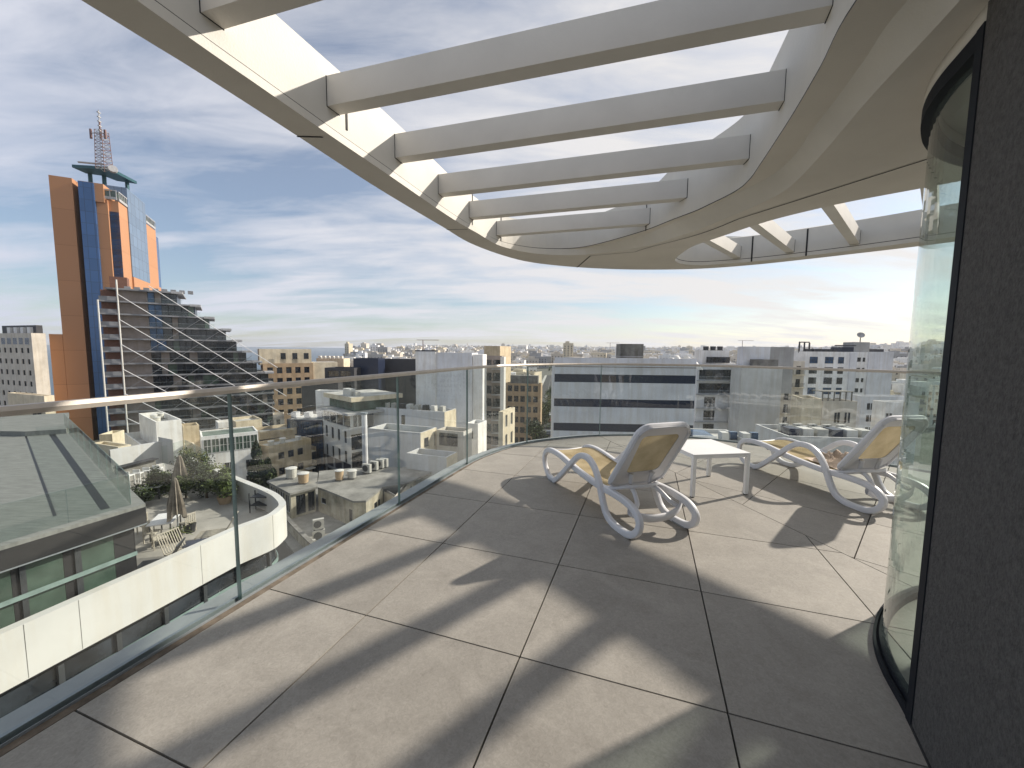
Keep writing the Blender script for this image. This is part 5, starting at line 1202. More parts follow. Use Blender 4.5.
# -- rooftop bungalow group
def wall_between(par, a, b, z0, z1, mt, ops=(), pane=None, frame=None, nv=2):
    a, b = Vector(a), Vector(b); d = (b - a).normalized(); n = Vector((d.y, -d.x)); n = n if n.dot(-a) > 0 else -n; mb = MB(); facade(mb, a, b, z0, z1, list(ops), mt, n, .12)
    mb.obox(V3(a - n * .32, z0), V3(b - a, 0), V3(-n * .1, 0), (0, 0, z1 - z0), mt); mb.build('wall', par)
    for o in ops: window(par, a, d, n, *o, pane or M['pane'], frame or M['frame_w'], nv, 1, .1)
zb = -14.5; yard = -17.5
bg_ = thing('rooftop_bungalow', 'weathered beige bungalow with glass doors under a flat brown roof', 'building', tuple(atz(290, 519, yard)))
roof1 = [A2(*q, zb) for q in ((266.6, 481), (290, 493.5), (316.8, 486.7), (318, 472.5), (296, 470))]
mb = MB(); mb.prism([tuple(q) for q in roof1], zb - .22, zb, M['roofgrey']); mb.build('roof', bg_)
cw_ = Vector((sum(q.x for q in roof1) / 5, sum(q.y for q in roof1) / 5)); w1 = [q + (cw_ - q).normalized() * .3 for q in roof1[:3]]
L1_, L2_ = (w1[1] - w1[0]).length, (w1[2] - w1[1]).length
wall_between(bg_, w1[0], w1[1], yard, zb - .22, M['oldbeige'], [(.15 + k * (L1_ - .3) / 4, .15 + (k + .88) * (L1_ - .3) / 4, yard + .5, zb - .5) for k in range(4)], nv=2)
wall_between(bg_, w1[1], w1[2], yard, zb - .22, M['oldbeige'], [(L2_ * .2, L2_ * .58, yard + .25, zb - .55), (L2_ * .68, L2_ * .96, yard + .25, zb - .5)], nv=2, frame=M['frame_d'])
pvt = thing('yard_paving', 'dark grey paved yard between the bungalow and the long beige house', 'yard', tuple(atz(330, 535, yard)))
struct(pvt); 
mb = MB(); mb.prism([tuple(A2(*q, yard)) for q in ((262, 512), (300, 560), (420, 540), (400, 480), (300, 480))], yard - .4, yard - .002, M['roofgrey']); mb.build('paving', pvt)
lb = thing('long_beige_house', 'long weathered house with a large brown felt roof behind the railing post', 'building', tuple(atz(353, 520, yard)))
roof2 = [A2(*q, zb - .05) for q in ((317.5, 487), (327.5, 490.5), (353.3, 501), (366, 500.5), (383, 487), (404, 484), (428, 474), (440, 466), (352, 468), (319, 471))]
mb = MB(); mb.prism([tuple(q) for q in roof2], zb - .27, zb - .05, M['roofgrey']); mb.build('roof', lb)
zz = zb - .27
wp = [A2(317.9, 488.5, zz), A2(328, 492, zz), A2(353.5, 502.5, zz), A2(366, 502, zz), A2(383, 488.5, zz)]
for k, (ops_) in enumerate(([(.25, .8, yard + 1.2, zz - .7)], [], [(1.2, 1.9, yard + .2, zz - .9)], [])):
    a, b = wp[k], wp[k + 1]; L = (b - a).length
    o_ = {0: [(L * .25, L * .75, yard + 1.1, zz - .9)] , 1: [(L * .82, L * .95, yard + .4, zz - .9)], 2: [], 3: [(L * .45, L * .62, yard + 1.0, zz - .9), (L * .68, L * .82, yard + 1.0, zz - .9)]}[k]
    wall_between(lb, a, b, yard - 3, zz, M['oldbeige'], o_, frame=M['frame_w'] if k == 0 else M['frame_d'], nv=1)
rb2 = thing('lower_rear_house', 'low beige house with tall dark windows just left of the second post', 'building', tuple(atz(395, 500, yard)))
a, b, c_ = A2(384, 489.5, zb - .4), A2(398, 497, zb - .4), A2(417, 471, zb - .4)
wall_between(rb2, a, b, yard - 4, zb - .6, M['beige']); L = (c_ - b).length
wall_between(rb2, b, c_, yard - 4, zb - .4, M['beige'], [(L * (.12 + .16 * k), L * (.22 + .16 * k), yard + .2, zb - 1.3) for k in range(4)], nv=1)
tb_ = thing('timber_pile', 'stack of reddish timber boards on the low roof beside the post', 'boards', tuple(atz(388, 506, yard)))
for k in range(4): p = atz(386 + k * .8, 508 - k, yard); mb = MB(); mb.obox(p + Vector((0, 0, .28 * k)), (1.9, .5, 0), (-.2, .8, 0), (0, 0, .24), M['timber']); mb.build('board', tb_)
for k, (px, py, mt_, r_, h_, lab) in enumerate(((291.5, 478, 'tank', .62, 1.2, 'large white round tank on the bungalow roof'), (303.5, 483, 'tank_o', .6, 1.15, 'tan round tank with a pale lid on the bungalow roof'), (339.5, 480, 'tank_o', .5, 1.15, 'tan tank standing alone near the back of the brown roof'), (352, 478, 'ac', .55, .9, 'squat grey tank right of the lone tan tank'))):
    p = atz(px, py, zb); tank(p, lab, r_, h_, M[mt_])
for k, (px, py) in enumerate(((367, 473), (374, 470), (380, 468), (384, 467))):
    p = atz(px, py, zb); ac_unit(p + Vector((0, 0, 0)), -.3, ('leftmost AC unit in the row under the grey party wall', 'second AC unit from the left under the grey party wall', 'third AC unit from the left under the grey party wall', 'rightmost AC unit in the row under the grey party wall')[k], 1.25)
for k, (px, py, s_, lab) in enumerate(((319, 541, 1.2, 'tall AC unit standing alone in the yard by the low wall'), (311, 549, .9, 'small AC unit lying near the low wall, left'), (317, 553, .9, 'small AC unit near the low wall, right'))):
    ac_unit(atz(px, py, yard), .5, lab, s_)
ac_unit(atz(319, 541, yard) + Vector((0, 0, 1.2)), .5, 'AC unit stacked on top of the tall one in the yard', 1.1)
lw = thing('low_yard_wall', 'low weathered yard wall below the rounded parapet end', 'wall', tuple(atz(298, 540, yard)))
mb = MB(); pth = [tuple(A2(*q, yard)) for q in ((280, 520), (290, 533), (302, 546), (312, 556), (335, 575))]; sweep(mb, pth, [(0, yard), (0, yard + 1.0), (.3, yard + 1.0), (.3, yard)], M['oldbeige']); mb.build('wall_face', lw)
mb = MB(); sweep(mb, pth, [(-.05, yard + 1.003), (-.05, yard + 1.12), (.35, yard + 1.12), (.35, yard + 1.003)], M['concrete']); mb.build('coping', lw)
# -- modern white office with penthouse
mo = block('modern_white_house', 'modern white office house with square windows, third floor loggia and a penthouse', (350, 428, 76), 320, 363, M['whitepanel'], front=dict(floors=2, fh=4.0, cols=4, w=1.0, h=2.4, first=.9, margin=.6), side=dict(floors=2, fh=3.6, cols=1, w=2.6, h=3.1, first=1.4, margin=.3), z0=aty(350, 459, 76).z, roofm=M['rooflight'], parapet=.1, ang=-42, frame=M['frame_d'])
n_ = mo['_n']; f1, f2 = n_[4], n_[5]; zb3 = aty(350, 459, 76).z - mo['_K'][2]
add_box(mo, .4, f1, .4, f2, 0, 2.5, M['pane'], 'glazed_storey'); 
for k in range(5): add_box(mo, .25 + k * (f1 - .4) / 4, .5 + k * (f1 - .4) / 4, .3, .6, 0.003, 2.5, M['whitepanel'], 'column')
for k in range(3): add_box(mo, .3, .55, .6 + k * (f2 - 1) / 2, .85 + k * (f2 - 1) / 2, 0.003, 2.5, M['whitepanel'], 'column')
add_box(mo, -.8, f1 + .3, -.8, f2 + 10, 2.503, 2.9, M['slabgrey'], 'roof_slab', M['rooflight'])
add_box(mo, 1.2, f1 - .4, 1.5, f2 + 8, 2.93, 4.9, M['panegreen'], 'penthouse_glazing')
add_box(mo, .4, f1 + .4, .6, f2 + 9, 4.903, 5.8, M['cream'], 'penthouse_roof', M['rooflight'])
add_box(mo, 3, 6, 5, 9, 5.83, 7.2, M['whitepanel'], 'roof_room')
for k in range(3): add_box(mo, 1.4 + k * 1.3, 2.3 + k * 1.3, 2, 3, 5.83, 6.7, M['ac'], 'roof_unit')
add_box(mo, .6, f1, .6, f2, zb3 - 10, zb3 - .01, M['navy'], 'recessed_base')
for k in range(4): add_box(mo, .5 + k * (f1 - 1) / 3, .8 + k * (f1 - 1) / 3, .35, .59, zb3 - 10, zb3 - .01, M['slabgrey'], 'column')
add_box(mo, 0.2, f1, .3, .58, zb3 - 4, zb3 - 3.6, M['slabgrey'], 'floor_slab')
bwl = block('big_white_back_wall', 'bare white wall rising behind the modern white house', (350, 391, 97), 314, 372, M['white'], sidelen=2, frontlen=None, roofm=M['rooflight'], ang=-6)
sp_ = thing('steel_chimney', 'slim grey flue pipe beside the modern white house', 'flue', tuple(aty(365.5, 465, 66))); p = aty(365.5, 470, 66); mb = MB(); mb.tube([(p.x, p.y, p.z - 2), (p.x, p.y, aty(365.5, 414, 66).z)], .45, M['lav'], 12); mb.build('pipe', sp_); mb = MB(); mb.tube([(p.x, p.y, aty(365.5, 414, 66).z + .01), (p.x, p.y, aty(365.5, 412.5, 66).z)], .6, M['alu'], 12); mb.build('cap', sp_)
gl_ = block('dark_glass_link', 'low dark glass block with a pale roof, left of the modern white house', (322, 420, 84), 284, 340, M['navy'], front=dict(floors=4, fh=3.2, cols=7, w=1.5, h=2.7, first=.5, margin=.2), sidelen=8, roofm=M['rooflight'], parapet=.1, pane=M['paneblue'], ang=-4)
for k in range(3): add_box(gl_, 1 + k * 3, 2.2 + k * 3, 2, 3.5, 0, 1.2, M['slabgrey'], 'roof_unit')
# -- grey party wall house
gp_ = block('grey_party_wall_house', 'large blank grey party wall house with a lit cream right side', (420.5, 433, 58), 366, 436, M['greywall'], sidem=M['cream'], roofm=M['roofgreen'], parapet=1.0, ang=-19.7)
front_win(gp_, 3.0, 4.0, -6.2, -3.8, side=True); front_win(gp_, 6.0, 7.0, -7.4, -4.2, side=True); front_win(gp_, 1.0, 2.1, -2.4, -1.0, side=True)
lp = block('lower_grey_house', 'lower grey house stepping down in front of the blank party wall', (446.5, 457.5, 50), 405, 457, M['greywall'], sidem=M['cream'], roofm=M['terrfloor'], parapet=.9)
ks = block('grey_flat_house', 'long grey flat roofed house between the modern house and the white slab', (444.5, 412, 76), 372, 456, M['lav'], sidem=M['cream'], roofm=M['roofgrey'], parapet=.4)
front_win(ks, 9, 9.8, -3.4, -1.2); 
for k in range(9): add_box(ks, 1.5 + k * 1.9, 2.4 + k * 1.9, 2, 3.2, -.4, .7, (M['ac'], M['whitepanel'], M['charcoal'])[k % 3], 'roof_unit')
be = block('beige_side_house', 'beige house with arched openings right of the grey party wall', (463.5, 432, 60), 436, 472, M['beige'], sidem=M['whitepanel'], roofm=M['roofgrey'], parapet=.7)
front_win(be, 5.0, 6.2, -.9 - 1.6, -.5); front_win(be, 1.0, 4.2, -2.4, -.4)
for k in range(3): front_win(be, 1.2 + 2.6 * k, 2.2 + 2.6 * k, -7.2, -4.8, side=True)
# -- tall lavender white slab and neighbours
ls = block('tall_white_slab', 'tall windowless white and lavender slab block in the middle distance', (472, 353, 84), 416, 492, M['lav'], sidem=M['lav'], roofm=M['rooflight'], parapet=.4, ang=-7, sidelen=6)
add_box(ls, -2.2, -.05, .5, 5, -40, -.3, M['white'], 'side_bay'); front_win(ls, -1.7, -.7, -3.2, -1.2) if False else None
k_ = ls['_n'][4]; add_box(ls, k_ - 4.4, k_ + .02, -.3, -.004, -40, .25, M['white'], 'light_bay'); add_box(ls, k_ - 4.6, k_ + .1, -.35, .5, .253, .5, M['navy'], 'roof_edge')
db = block('dark_window_block', 'grey block with stacked dark balconies right of the tall white slab', (502, 356, 92), 483, 505, M['graybrown'], front=dict(floors=9, fh=3.0, cols=2, w=1.6, h=1.9, first=.9, margin=.2), sidelen=3, roofm=M['roofgrey'], ang=-7)
for k in range(9): balcony(db, .2, 2.3, -3.1 - 3.0 * k, .9, M['slabgrey'])
vs_ = block('white_vertical_fin', 'slim bright white vertical wall strip beside the dark balconies', (504, 357, 88), 500.5, 505, M['whitepanel'], sidelen=3, ang=-7)
ot_ = block('tan_top_house', 'sunlit tan house top rising behind the dark balcony block', (500, 346, 118), 484, 511, M['tan'], sidem=M['tan'], sidelen=None, roofm=M['rooflight'], ang=-12)
cb_ = block('cream_corner_house', 'small sunlit cream house with two tall windows at the street corner', (503, 412, 62), 499, 515.5, M['cream'], side=dict(floors=3, fh=3.2, cols=2, w=1.0, h=2.0, first=.7, margin=.3), roofm=M['roofgreen'], parapet=.4, frame=M['frame_w'])
bw_ = block('brown_window_house', 'brown stone house with a grid of dark windows beside the street', (541, 384, 112), 505, 543, M['brownstone'], front=dict(floors=7, fh=3.0, cols=5, w=1.3, h=1.7, first=.6, margin=.6), sidelen=4, roofm=M['roofgrey'], ang=-10)
add_box(bw_, 1, 9, 1, 6, -.5, 2.2, M['concrete'], 'roof_room', M['roofgrey'])
for k, (px, py, Y, h, w) in enumerate(((543, 424, 125, 12, 4.0), (538, 426, 104, 9, 3.6), (549, 404, 165, 10, 4.5), (553, 396, 205, 9, 4.5), (557, 420, 118, 7, 2.6))):
    p = aty(px, py, Y); tree('street_tree', ('dark green tree beside the brown window house', 'lower dark tree in front of the brown window house', 'green tree further up the street', 'furthest green tree up the street', 'small tree on the right kerb of the street')[k], (p.x, p.y, GZ + .1), h, w, 1500, [M['leaf'], M['leaf_d']], 60 + k, size=.38)
# -- charcoal blocks
cA = block('charcoal_long_block', 'long flat charcoal clad building with a blank facade', (416, 359.5, 118), 377, 420, M['charcoal'], sidelen=6, roofm=M['roofgrey'], ang=-6)
cB = block('navy_cube_block', 'dark navy cube rising between the charcoal blocks', (378, 358.5, 112), 353, 380, M['navy'], sidelen=5, roofm=M['charcoal'], ang=-4)
cC = block('low_charcoal_block', 'lower charcoal block with dark windows left of the navy cube', (354, 368, 108), 324, 356, M['charcoal'], front=dict(floors=2, fh=3.2, cols=2, w=3, h=1.6, first=.8), sidelen=6, roofm=M['roofgreen'], ang=-2)
cD = block('dark_corner_block', 'dark block standing directly right of the brown arched apartments', (338, 383, 104), 300, 341, M['charcoal'], sidelen=6, roofm=M['charcoal'], ang=-2)
pa_ = block('arched_apartments', 'brown and cream apartment house with arched and square windows', (313, 363, 128), 262, 336, M['brownstone'], front=dict(floors=8, fh=3.3, cols=5, w=1.5, h=1.9, first=1.2, margin=.6), side=None, sidelen=8, roofm=M['rooflight'], ang=36)
add_box(pa_, -7.5, -.1, .5, 6, -30, .2, M['cream'], 'east_bay', M['rooflight']); 
add_box(pa_, .3, 14.5, .6, 7, -.5, 4.4, M['cream'], 'attic', M['rooflight'])
for k in range(3): front_win(pa_, 1.2 + 3.2 * k, 2.6 + 3.2 * k, 1.0 + .3, 3.2); 
pb_ = block('cream_flat_house', 'low cream house on the skyline right of the arched apartments', (343.5, 358.5, 150), 316, 346, M['cream'], sidelen=5, roofm=M['rooflight'], ang=-4)
for k in range(6): add_box(pb_, 1 + k * 1.7, 2 + k * 1.7, 1, 2, -.4, .9, M['whitepanel'], 'roof_tank')
# -- striped building
st = block('striped_building', 'wide pale building with dark blue ribbon windows across the facade', (696, 368, 54), 555, 700, M['lav'], sidelen=9, roofm=M['rooflight'], parapet=.25, ang=-3.2)
Lf = st['_n'][4]
for k in range(5):
    z = -1.05 - 3.42 * k
    add_box(st, .0, Lf, -.02, -.004, z - 1.1, z, M['paneblue'] if False else M['navy'], 'ribbon_window')
    mb = MB(); 
for k in range(6):
    z = -1.05 - 3.42 * (k - 1); add_box(st, .0, Lf + .0, -.10, -.004, z - 3.42 + .02, z - 1.12, M['lav'], 'panel_band')
add_box(st, .0, Lf, -.14, .3, -.05, .06, M['graybrown'], 'roof_edge')
ls_ = add_box(st, Lf * .355, Lf * .52, 1.2, 4.2, -.25, 3.2, M['concrete'], 'lift_tower'); add_box(st, Lf * .353, Lf * .522, 1.15, 4.25, 1.38, 1.5, M['grey'], 'tower_band')
for k in range(5): add_box(st, Lf * (.18 + .026 * k) , Lf * (.2 + .026 * k), 1.2, 2.4, -.24, .25 + .1 * (k % 2), M['whitepanel'], 'roof_unit')
tarp = thing('white_tarpaulin', 'crumpled white tarpaulin heaped on the striped building roof', 'tarpaulin', tuple(roofpt(st, .2, .2)))
mb = MB(); n = 26; vs = []; fs = []; o = roofpt(st, .13, .2, -.25); fx = Vector((st['_n'][0], st['_n'][1], 0)); sx = Vector((st['_n'][2], st['_n'][3], 0))
for i in range(n):
    for j in range(n):
        u, v = i / (n - 1) - .5, j / (n - 1) - .5; h = max(0, 1 - (2 * max(abs(u), abs(v))) ** 3) * (1.5 + 1.2 * noise.noise(Vector((u * 6, v * 6, 1)))); vs.append(o - fx * (u * 5.2 + 1.0) + sx * (v * 3) + Vector((0, 0, max(.01, h))))
for i in range(n - 1):
    for j in range(n - 1): fs.append((i * n + j, i * n + j + 1, (i + 1) * n + j + 1, (i + 1) * n + j))
mb.poly(vs, fs, M['whitepanel']); mb.build('sheet', tarp)
# -- balcony building and the plain grey wall
bb = block('balcony_house', 'grey apartment house with long dark balconies and a white penthouse', (697, 364, 88), 690, 743, M['lav'], kind='L', sidelen=5, depthlen=6, roofm=M['rooflight'], ang=0)
Lb = bb['_n'][4]
for k in range(7):
    z = -1.2 - 3.05 * k; wide = k < 2
    u0, u1 = (.6, Lb * .78) if wide else (Lb * .2, Lb * .44)
    front_win(bb, u0, u1, z - 2.2, z, nv=6 if wide else 2, frame=M['frame_d']); balcony(bb, .1, Lb * (.8 if wide else .98), z - 2.55, 1.1, M['slabgrey'], railm=M['alu'] if wide else M['lav'], solid=not wide and False)
add_box(bb, 1.6, Lb * .75, 1, 5, -.5, 3.0, M['white'], 'penthouse', M['rooflight']); 
K_ = bb['_K']; mb = MB(); front_win(bb, 2.0, Lb * .72, .3, 1.6, nv=4)
for w_ in list(bb.children)[-1:]: w_.location = (0, 1.0 - .0, 0); w_.location = (0, -0.0, 0)
for k in range(3): tank(roofpt(bb, .3 + .16 * k, .5, 3.0), ('dark round tank at the left of the penthouse roof', 'dark round tank in the middle of the penthouse roof', 'dark round tank at the right of the penthouse roof')[k], .6, .9, M['charcoal'])
gw = block('plain_grey_block', 'plain windowless pale grey wall block beside the balcony house', (742, 366, 82), 740, 784, M['greywall'], kind='L', sidelen=4, roofm=M['roofgrey'], ang=0, parapet=.3)
add_box(gw, 1.0, 6.6, 1.5, 5, -.3, 4.0, M['lav'], 'upper_storey', M['rooflight']); add_box(gw, 2.3, 7.5, .1, 1.2, -.3, 1.4, M['concrete'], 'roof_wall')
add_box(gw, 6.7, 13.0, 3.5, 9, -6, 4.0, M['grey'], 'rear_storey', M['rooflight'])
cc_ = block('cream_balcony_house', 'narrow cream house with stacked small balconies', (783, 361, 96), 782, 806, M['beige'], kind='L', front=dict(floors=8, fh=3.1, cols=2, w=1.1, h=2.1, first=1.2, margin=.2), sidelen=4, roofm=M['rooflight'], ang=0)
for k in range(8): balcony(cc_, .15, 2.3, -3.4 - 3.1 * k, .9, M['beige']); balcony(cc_, 2.7, 5.1, -3.4 - 3.1 * k, .8, M['cream'])
wh2 = block('white_hotel_block', 'big white grey hotel block with paired windows and a satellite dish on top', (805, 351.5, 116), 803, 893, M['white'], kind='L', sidelen=6, roofm=M['rooflight'], ang=0)
Lw = wh2['_n'][4]
for k in range(8):
    z = -1.5 - 3.0 * k
    for (a, b) in ((.06, .15), (.235, .33), (.385, .45)): front_win(wh2, Lw * a, Lw * b, z - 1.9, z, nv=3, nh=2, pane=M['paneblue'] if k % 3 == 0 else M['pane']) if k < 6 else None
    for (a, b) in ((.60, .64), (.665, .69)): front_win(wh2, Lw * a, Lw * b, z - 1.3, z - .1, nv=1)
add_box(wh2, Lw * .51, Lw * .585, -.5, -.004, -30, -.2, M['lav'], 'pilaster'); add_box(wh2, Lw * .72, Lw * 1.0, -.4, -.004, -30, .1, M['lav'], 'blank_bay')
add_box(wh2, Lw * .62, Lw * .80, 2, 6, -.4, 2.9, M['grey'], 'lift_room', M['rooflight']); add_box(wh2, Lw * .48, Lw * .62, 2, 6, -.4, 1.4, M['navy'], 'dark_roof_room'); add_box(wh2, Lw * .80, Lw * .97, 2, 6, -.4, .9, M['charcoal'], 'low_roof_room')
for k in range(6): add_box(wh2, Lw * (.07 + .06 * k), Lw * (.095 + .06 * k), 1, 2.6, -.3, .8, M['charcoal'], 'solar_panel')
mb = MB(); add_box(wh2, 0, Lw * .12, 2.5, 2.8, 2.6, 2.9, M['charcoal'], 'frame_beam')
for a in (0, .058, .116): add_box(wh2, Lw * a, Lw * a + .3, 2.5, 2.8, -.4, 2.59, M['charcoal'], 'frame_post')
add_box(wh2, Lw * .38, Lw * .62, 1.2, 1.5, 1.7, 2.0, M['charcoal'], 'pergola_beam')
ds_ = thing('satellite_dish', 'round satellite dish on top of the white hotel lift room', 'satellite dish', tuple(roofpt(wh2, .72, .5, 2.9))); p = roofpt(wh2, .72, .5, 2.9)
mb = MB(); mb.tube([p, p + Vector((0, 0, 1.4))], .12, M['frame_d'], 6); mb.build('post', ds_)
mb = MB(); rings = []; ax_ = Vector((-.35, -.75, .55)).normalized(); a_ = ax_.cross(Vector((0, 0, 1))).normalized(); b_ = ax_.cross(a_)
vs = []; 
for q in range(5):
    rr = .95 * q / 4 + .01
    for k in range(18): t = 2 * math.pi * k / 18; vs.append(p + Vector((0, 0, 2.0)) + ax_ * (rr * rr * .28) + a_ * math.cos(t) * rr + b_ * math.sin(t) * rr)
mb.poly(vs, [(q * 18 + k, q * 18 + (k + 1) % 18, (q + 1) * 18 + (k + 1) % 18, (q + 1) * 18 + k) for q in range(4) for k in range(18)], M['grey']); mb.build('reflector', ds_)
cg = block('cream_gable_house', 'sunlit pale yellow gabled house in front of the white hotel', (822, 399, 70), 806, 824, M['cream'], sidelen=6, roofm=M['roofgrey'])
lw2 = block('low_white_terrace_house', 'low off-white house with paired windows and a shaded roof terrace', (823, 401, 76), 821, 862, M['beige'], kind='L', sidelen=4, roofm=M['rooflight'], ang=0)
Ll = lw2['_n'][4]
for (a, b) in ((.36, .42), (.45, .51), (.66, .71), (.76, .81)): front_win(lw2, Ll * a, Ll * b, -4.2, -2.2, nv=1)
for (a, b) in ((.36, .48), (.7, .82)): front_win(lw2, Ll * a, Ll * b, -8.2, -6.2, nv=2)
for k in range(6): add_box(lw2, Ll * (.04 + .17 * k), Ll * (.055 + .17 * k), .5, .7, -.6, 1.7, M['concrete'], 'pergola_post')
add_box(lw2, 0, Ll * .93, .2, 3.2, 1.71, 1.85, M['concrete'], 'pergola_roof')
rh = block('far_right_house', 'pale house with two dark windows at the right beside the curved glass', (886, 402, 80), 862, 925, M['white'], kind='L', sidelen=3, roofm=M['rooflight'], ang=0)
for (a, b) in ((.03, .1), (.13, .2)): front_win(rh, rh['_n'][4] * a, rh['_n'][4] * b, -4, -2.3, nv=1)
rh2 = block('shaded_right_house', 'grey white house stepping up behind the lounger at right', (862, 396, 98), 858, 915, M['lav'], kind='L', sidelen=3, roofm=M['rooflight'], ang=0)
for k in range(3):
    for a in (.12, .2, .45, .53): front_win(rh2, rh2['_n'][4] * a, rh2['_n'][4] * (a + .06), -3.4 - 3 * k, -1.8 - 3 * k, nv=1)
# low roofs close to the terrace edge
lr1 = block('low_white_roof', 'low white flat roof with a skylight just past the side table', (690, 441, 34), 680, 760, M['whitepanel'], kind='L', sidelen=6, roofm=M['rooflight'], parapet=.35, ang=-8)
add_box(lr1, .6, 2.4, 1.0, 4.2, -.3, .25, M['paneblue'], 'skylight'); add_box(lr1, .5, 2.5, .9, .99, -.3, .32, M['whitemetal'], 'skylight_frame')
for k in range(4): add_box(lr1, 3.4 + k * .9, 4.0 + k * .9, 2.2 + .5 * (k % 2), 3.2, -.3, .4, (M['whitepanel'], M['paneblue'])[k % 2], 'roof_unit')
lr2 = block('grey_low_roof', 'low grey roof with white parapets behind the right lounger', (788, 436, 42), 786, 905, M['greywall'], kind='L', sidelen=7, roofm=M['roofgrey'], parapet=.5, ang=-6)
for k in range(6): add_box(lr2, 1.2 + k * 1.5, 2.3 + k * 1.5, 2.0, 3.6, -.45, .45, (M['navy'], M['whitepanel'], M['ac'])[k % 3], 'roof_unit')
for k in range(5): ac_unit(roofpt(lr2, .2 + .15 * k, .7, -.5), .1, ('first white AC unit from the left on the low grey roof', 'second AC unit from the left on the low grey roof', 'middle AC unit on the low grey roof', 'fourth AC unit from the left on the low grey roof', 'last AC unit at the right end of the low grey roof')[k], 1.1)
for k in range(4): add_box(gw, 0, 0, 0, 0, 0, 0, M['grey']) if False else None

# ---- parked cars up the street
def car(label, mt):
    r = thing('parked_car', label, 'car', (0, 0, 0), 'cars parked along the street'); r['_local'] = 1
    prof = [(-2.1, .35), (-2.15, .7), (-1.9, .9), (-1.25, 1.0), (-.75, 1.42), (.65, 1.45), (1.35, .98), (2.0, .86), (2.15, .6), (2.1, .35)]
    mb = MB(); n = len(prof); vs = [(x, -.85 if z < 1.1 else -.68, z) for x, z in prof] + [(x, .85 if z < 1.1 else .68, z) for x, z in prof]
    mb.poly(vs, [tuple(range(n)), tuple(range(n, 2 * n))[::-1]] + [(i, n + i, n + (i + 1) % n, (i + 1) % n) for i in range(n)], mt); mb.build('body', r, bevel=.04)
    mb = MB(); mb.obox((-.72, -.80, 1.0), (1.5, 0, 0), (0, 1.6, 0), (0, 0, .34), M['pane']); mb.build('windows', r)
    for x in (-1.3, 1.35):
        for y in (-.86, .86): mb = MB(); mb.tube([(x, y - .1, .32), (x, y + .1, .32)], .32, M['black'], 14); mb.build('wheel', r)
    return r
cars = [car('white car parked along the street', M['car_w']), car('dark car parked along the street', M['car_d']), car('red car parked along the street', M['car_r'])]
az = math.atan2(dr.y, dr.x); rn = random.Random(5); used = set()
for k in range(26):
    i = rn.choice((0, 0, 0, 1, 1, 2)); side_ = -1 if k % 2 else 1; p = pa + dr * (14 + k * 6.1) + nr * (3.9 * side_); loc = (p.x, p.y, GZ + .05)
    if i not in used: used.add(i); cars[i].location = loc; cars[i].rotation_euler = (0, 0, az)
    else: copy_thing(cars[i], loc, az)
for i in range(3):
    if i not in used: cars[i].location = (pa.x + 30, pa.y + 30, GZ + .05)

# ---- the crowded town behind: countable houses nearest, the rest one mass
PAL = [M['white'], M['beige'], M['cream'], M['lav'], M['grey'], M['white'], M['beige']]
def house_mesh(w, d, h, mt, seed):
    rn = random.Random(seed); mb = MB(); mb.box(0, w, 0, d, 0, h, mt); mb.box(.25, w - .25, .25, d - .25, h + .003, h + .05, M['rooflight'])
    mb.box(w * .15, w * .5, d * .3, d * .7, h + .06, h + 2.4, mt)
    for k in range(rn.randint(4, 8)): x, y = rn.uniform(.5, w - 1.5), rn.uniform(.5, d - 2); q = rn.uniform(.5, 1.1); mb.box(x, x + q, y, y + q, h + .06, h + .3 + q * .8, rn.choice((M['whitepanel'], M['charcoal'], M['ac'], M['roofgrey'])))
    for a_ in ((0, 0, w, .25), (0, d - .25, w, d), (0, .25, .25, d - .25), (w - .25, .25, w, d - .25)): mb.box(a_[0], a_[2], a_[1], a_[3], h + .003, h + .9, mt)
    x = rn.uniform(1, w - 1); mb.box(x, x + .06, 1, 1.06, h + .06, h + 3.6, M['alu']); mb.box(x - .5, x + .56, 1, 1.04, h + 3.0, h + 3.05, M['alu'])
    return mb
def win_mesh(w, h, seed, mt_b, depth=.03):
    rn = random.Random(seed + 99); mb = MB(); nf_ = max(2, int(h / 3)); nc = max(2, int(w / 2.6))
    for f in range(nf_):
        z = h - 2.5 - f * 3
        if z < .5: break
        for c in range(nc):
            if rn.random() < .12: continue
            u = w * (c + .5) / nc; hh = rn.choice((1.3, 1.9)); mb.box(u - .55, u + .55, -.05, -.006, z, z + hh, M['pane']); mb.box(u - .62, u + .62, -.12, -.006, z - .12, z - .004, M['rooflight'])
            if hh > 1.5: mb.box(u - .9, u + .9, -1.0, -.006, z - .3, z - .125, mt_b); mb.box(u - .9, u + .9, -1.0, -.95, z - .12, z + .75, M['frame_d'] if (f + c) % 2 else mt_b)
    return mb
protos = []
for k in range(8):
    rn = random.Random(k); w, d, h = rn.uniform(9, 17), rn.uniform(8, 13), rn.uniform(13, 21)
    r = thing('town_house', 'pale flat roofed block house in the crowded town beyond the near blocks', 'house', (0, 0, 0), 'pale block houses of the crowded town'); r['_local'] = 1
    house_mesh(w, d, h, PAL[k % 7], k).build('wall', r); win_mesh(w, h, k, PAL[k % 7]).build('window_rows', r)
    r['_w'] = w; protos.append(r)
rn = random.Random(21); placed = 0; firstuse = set(); spots = []
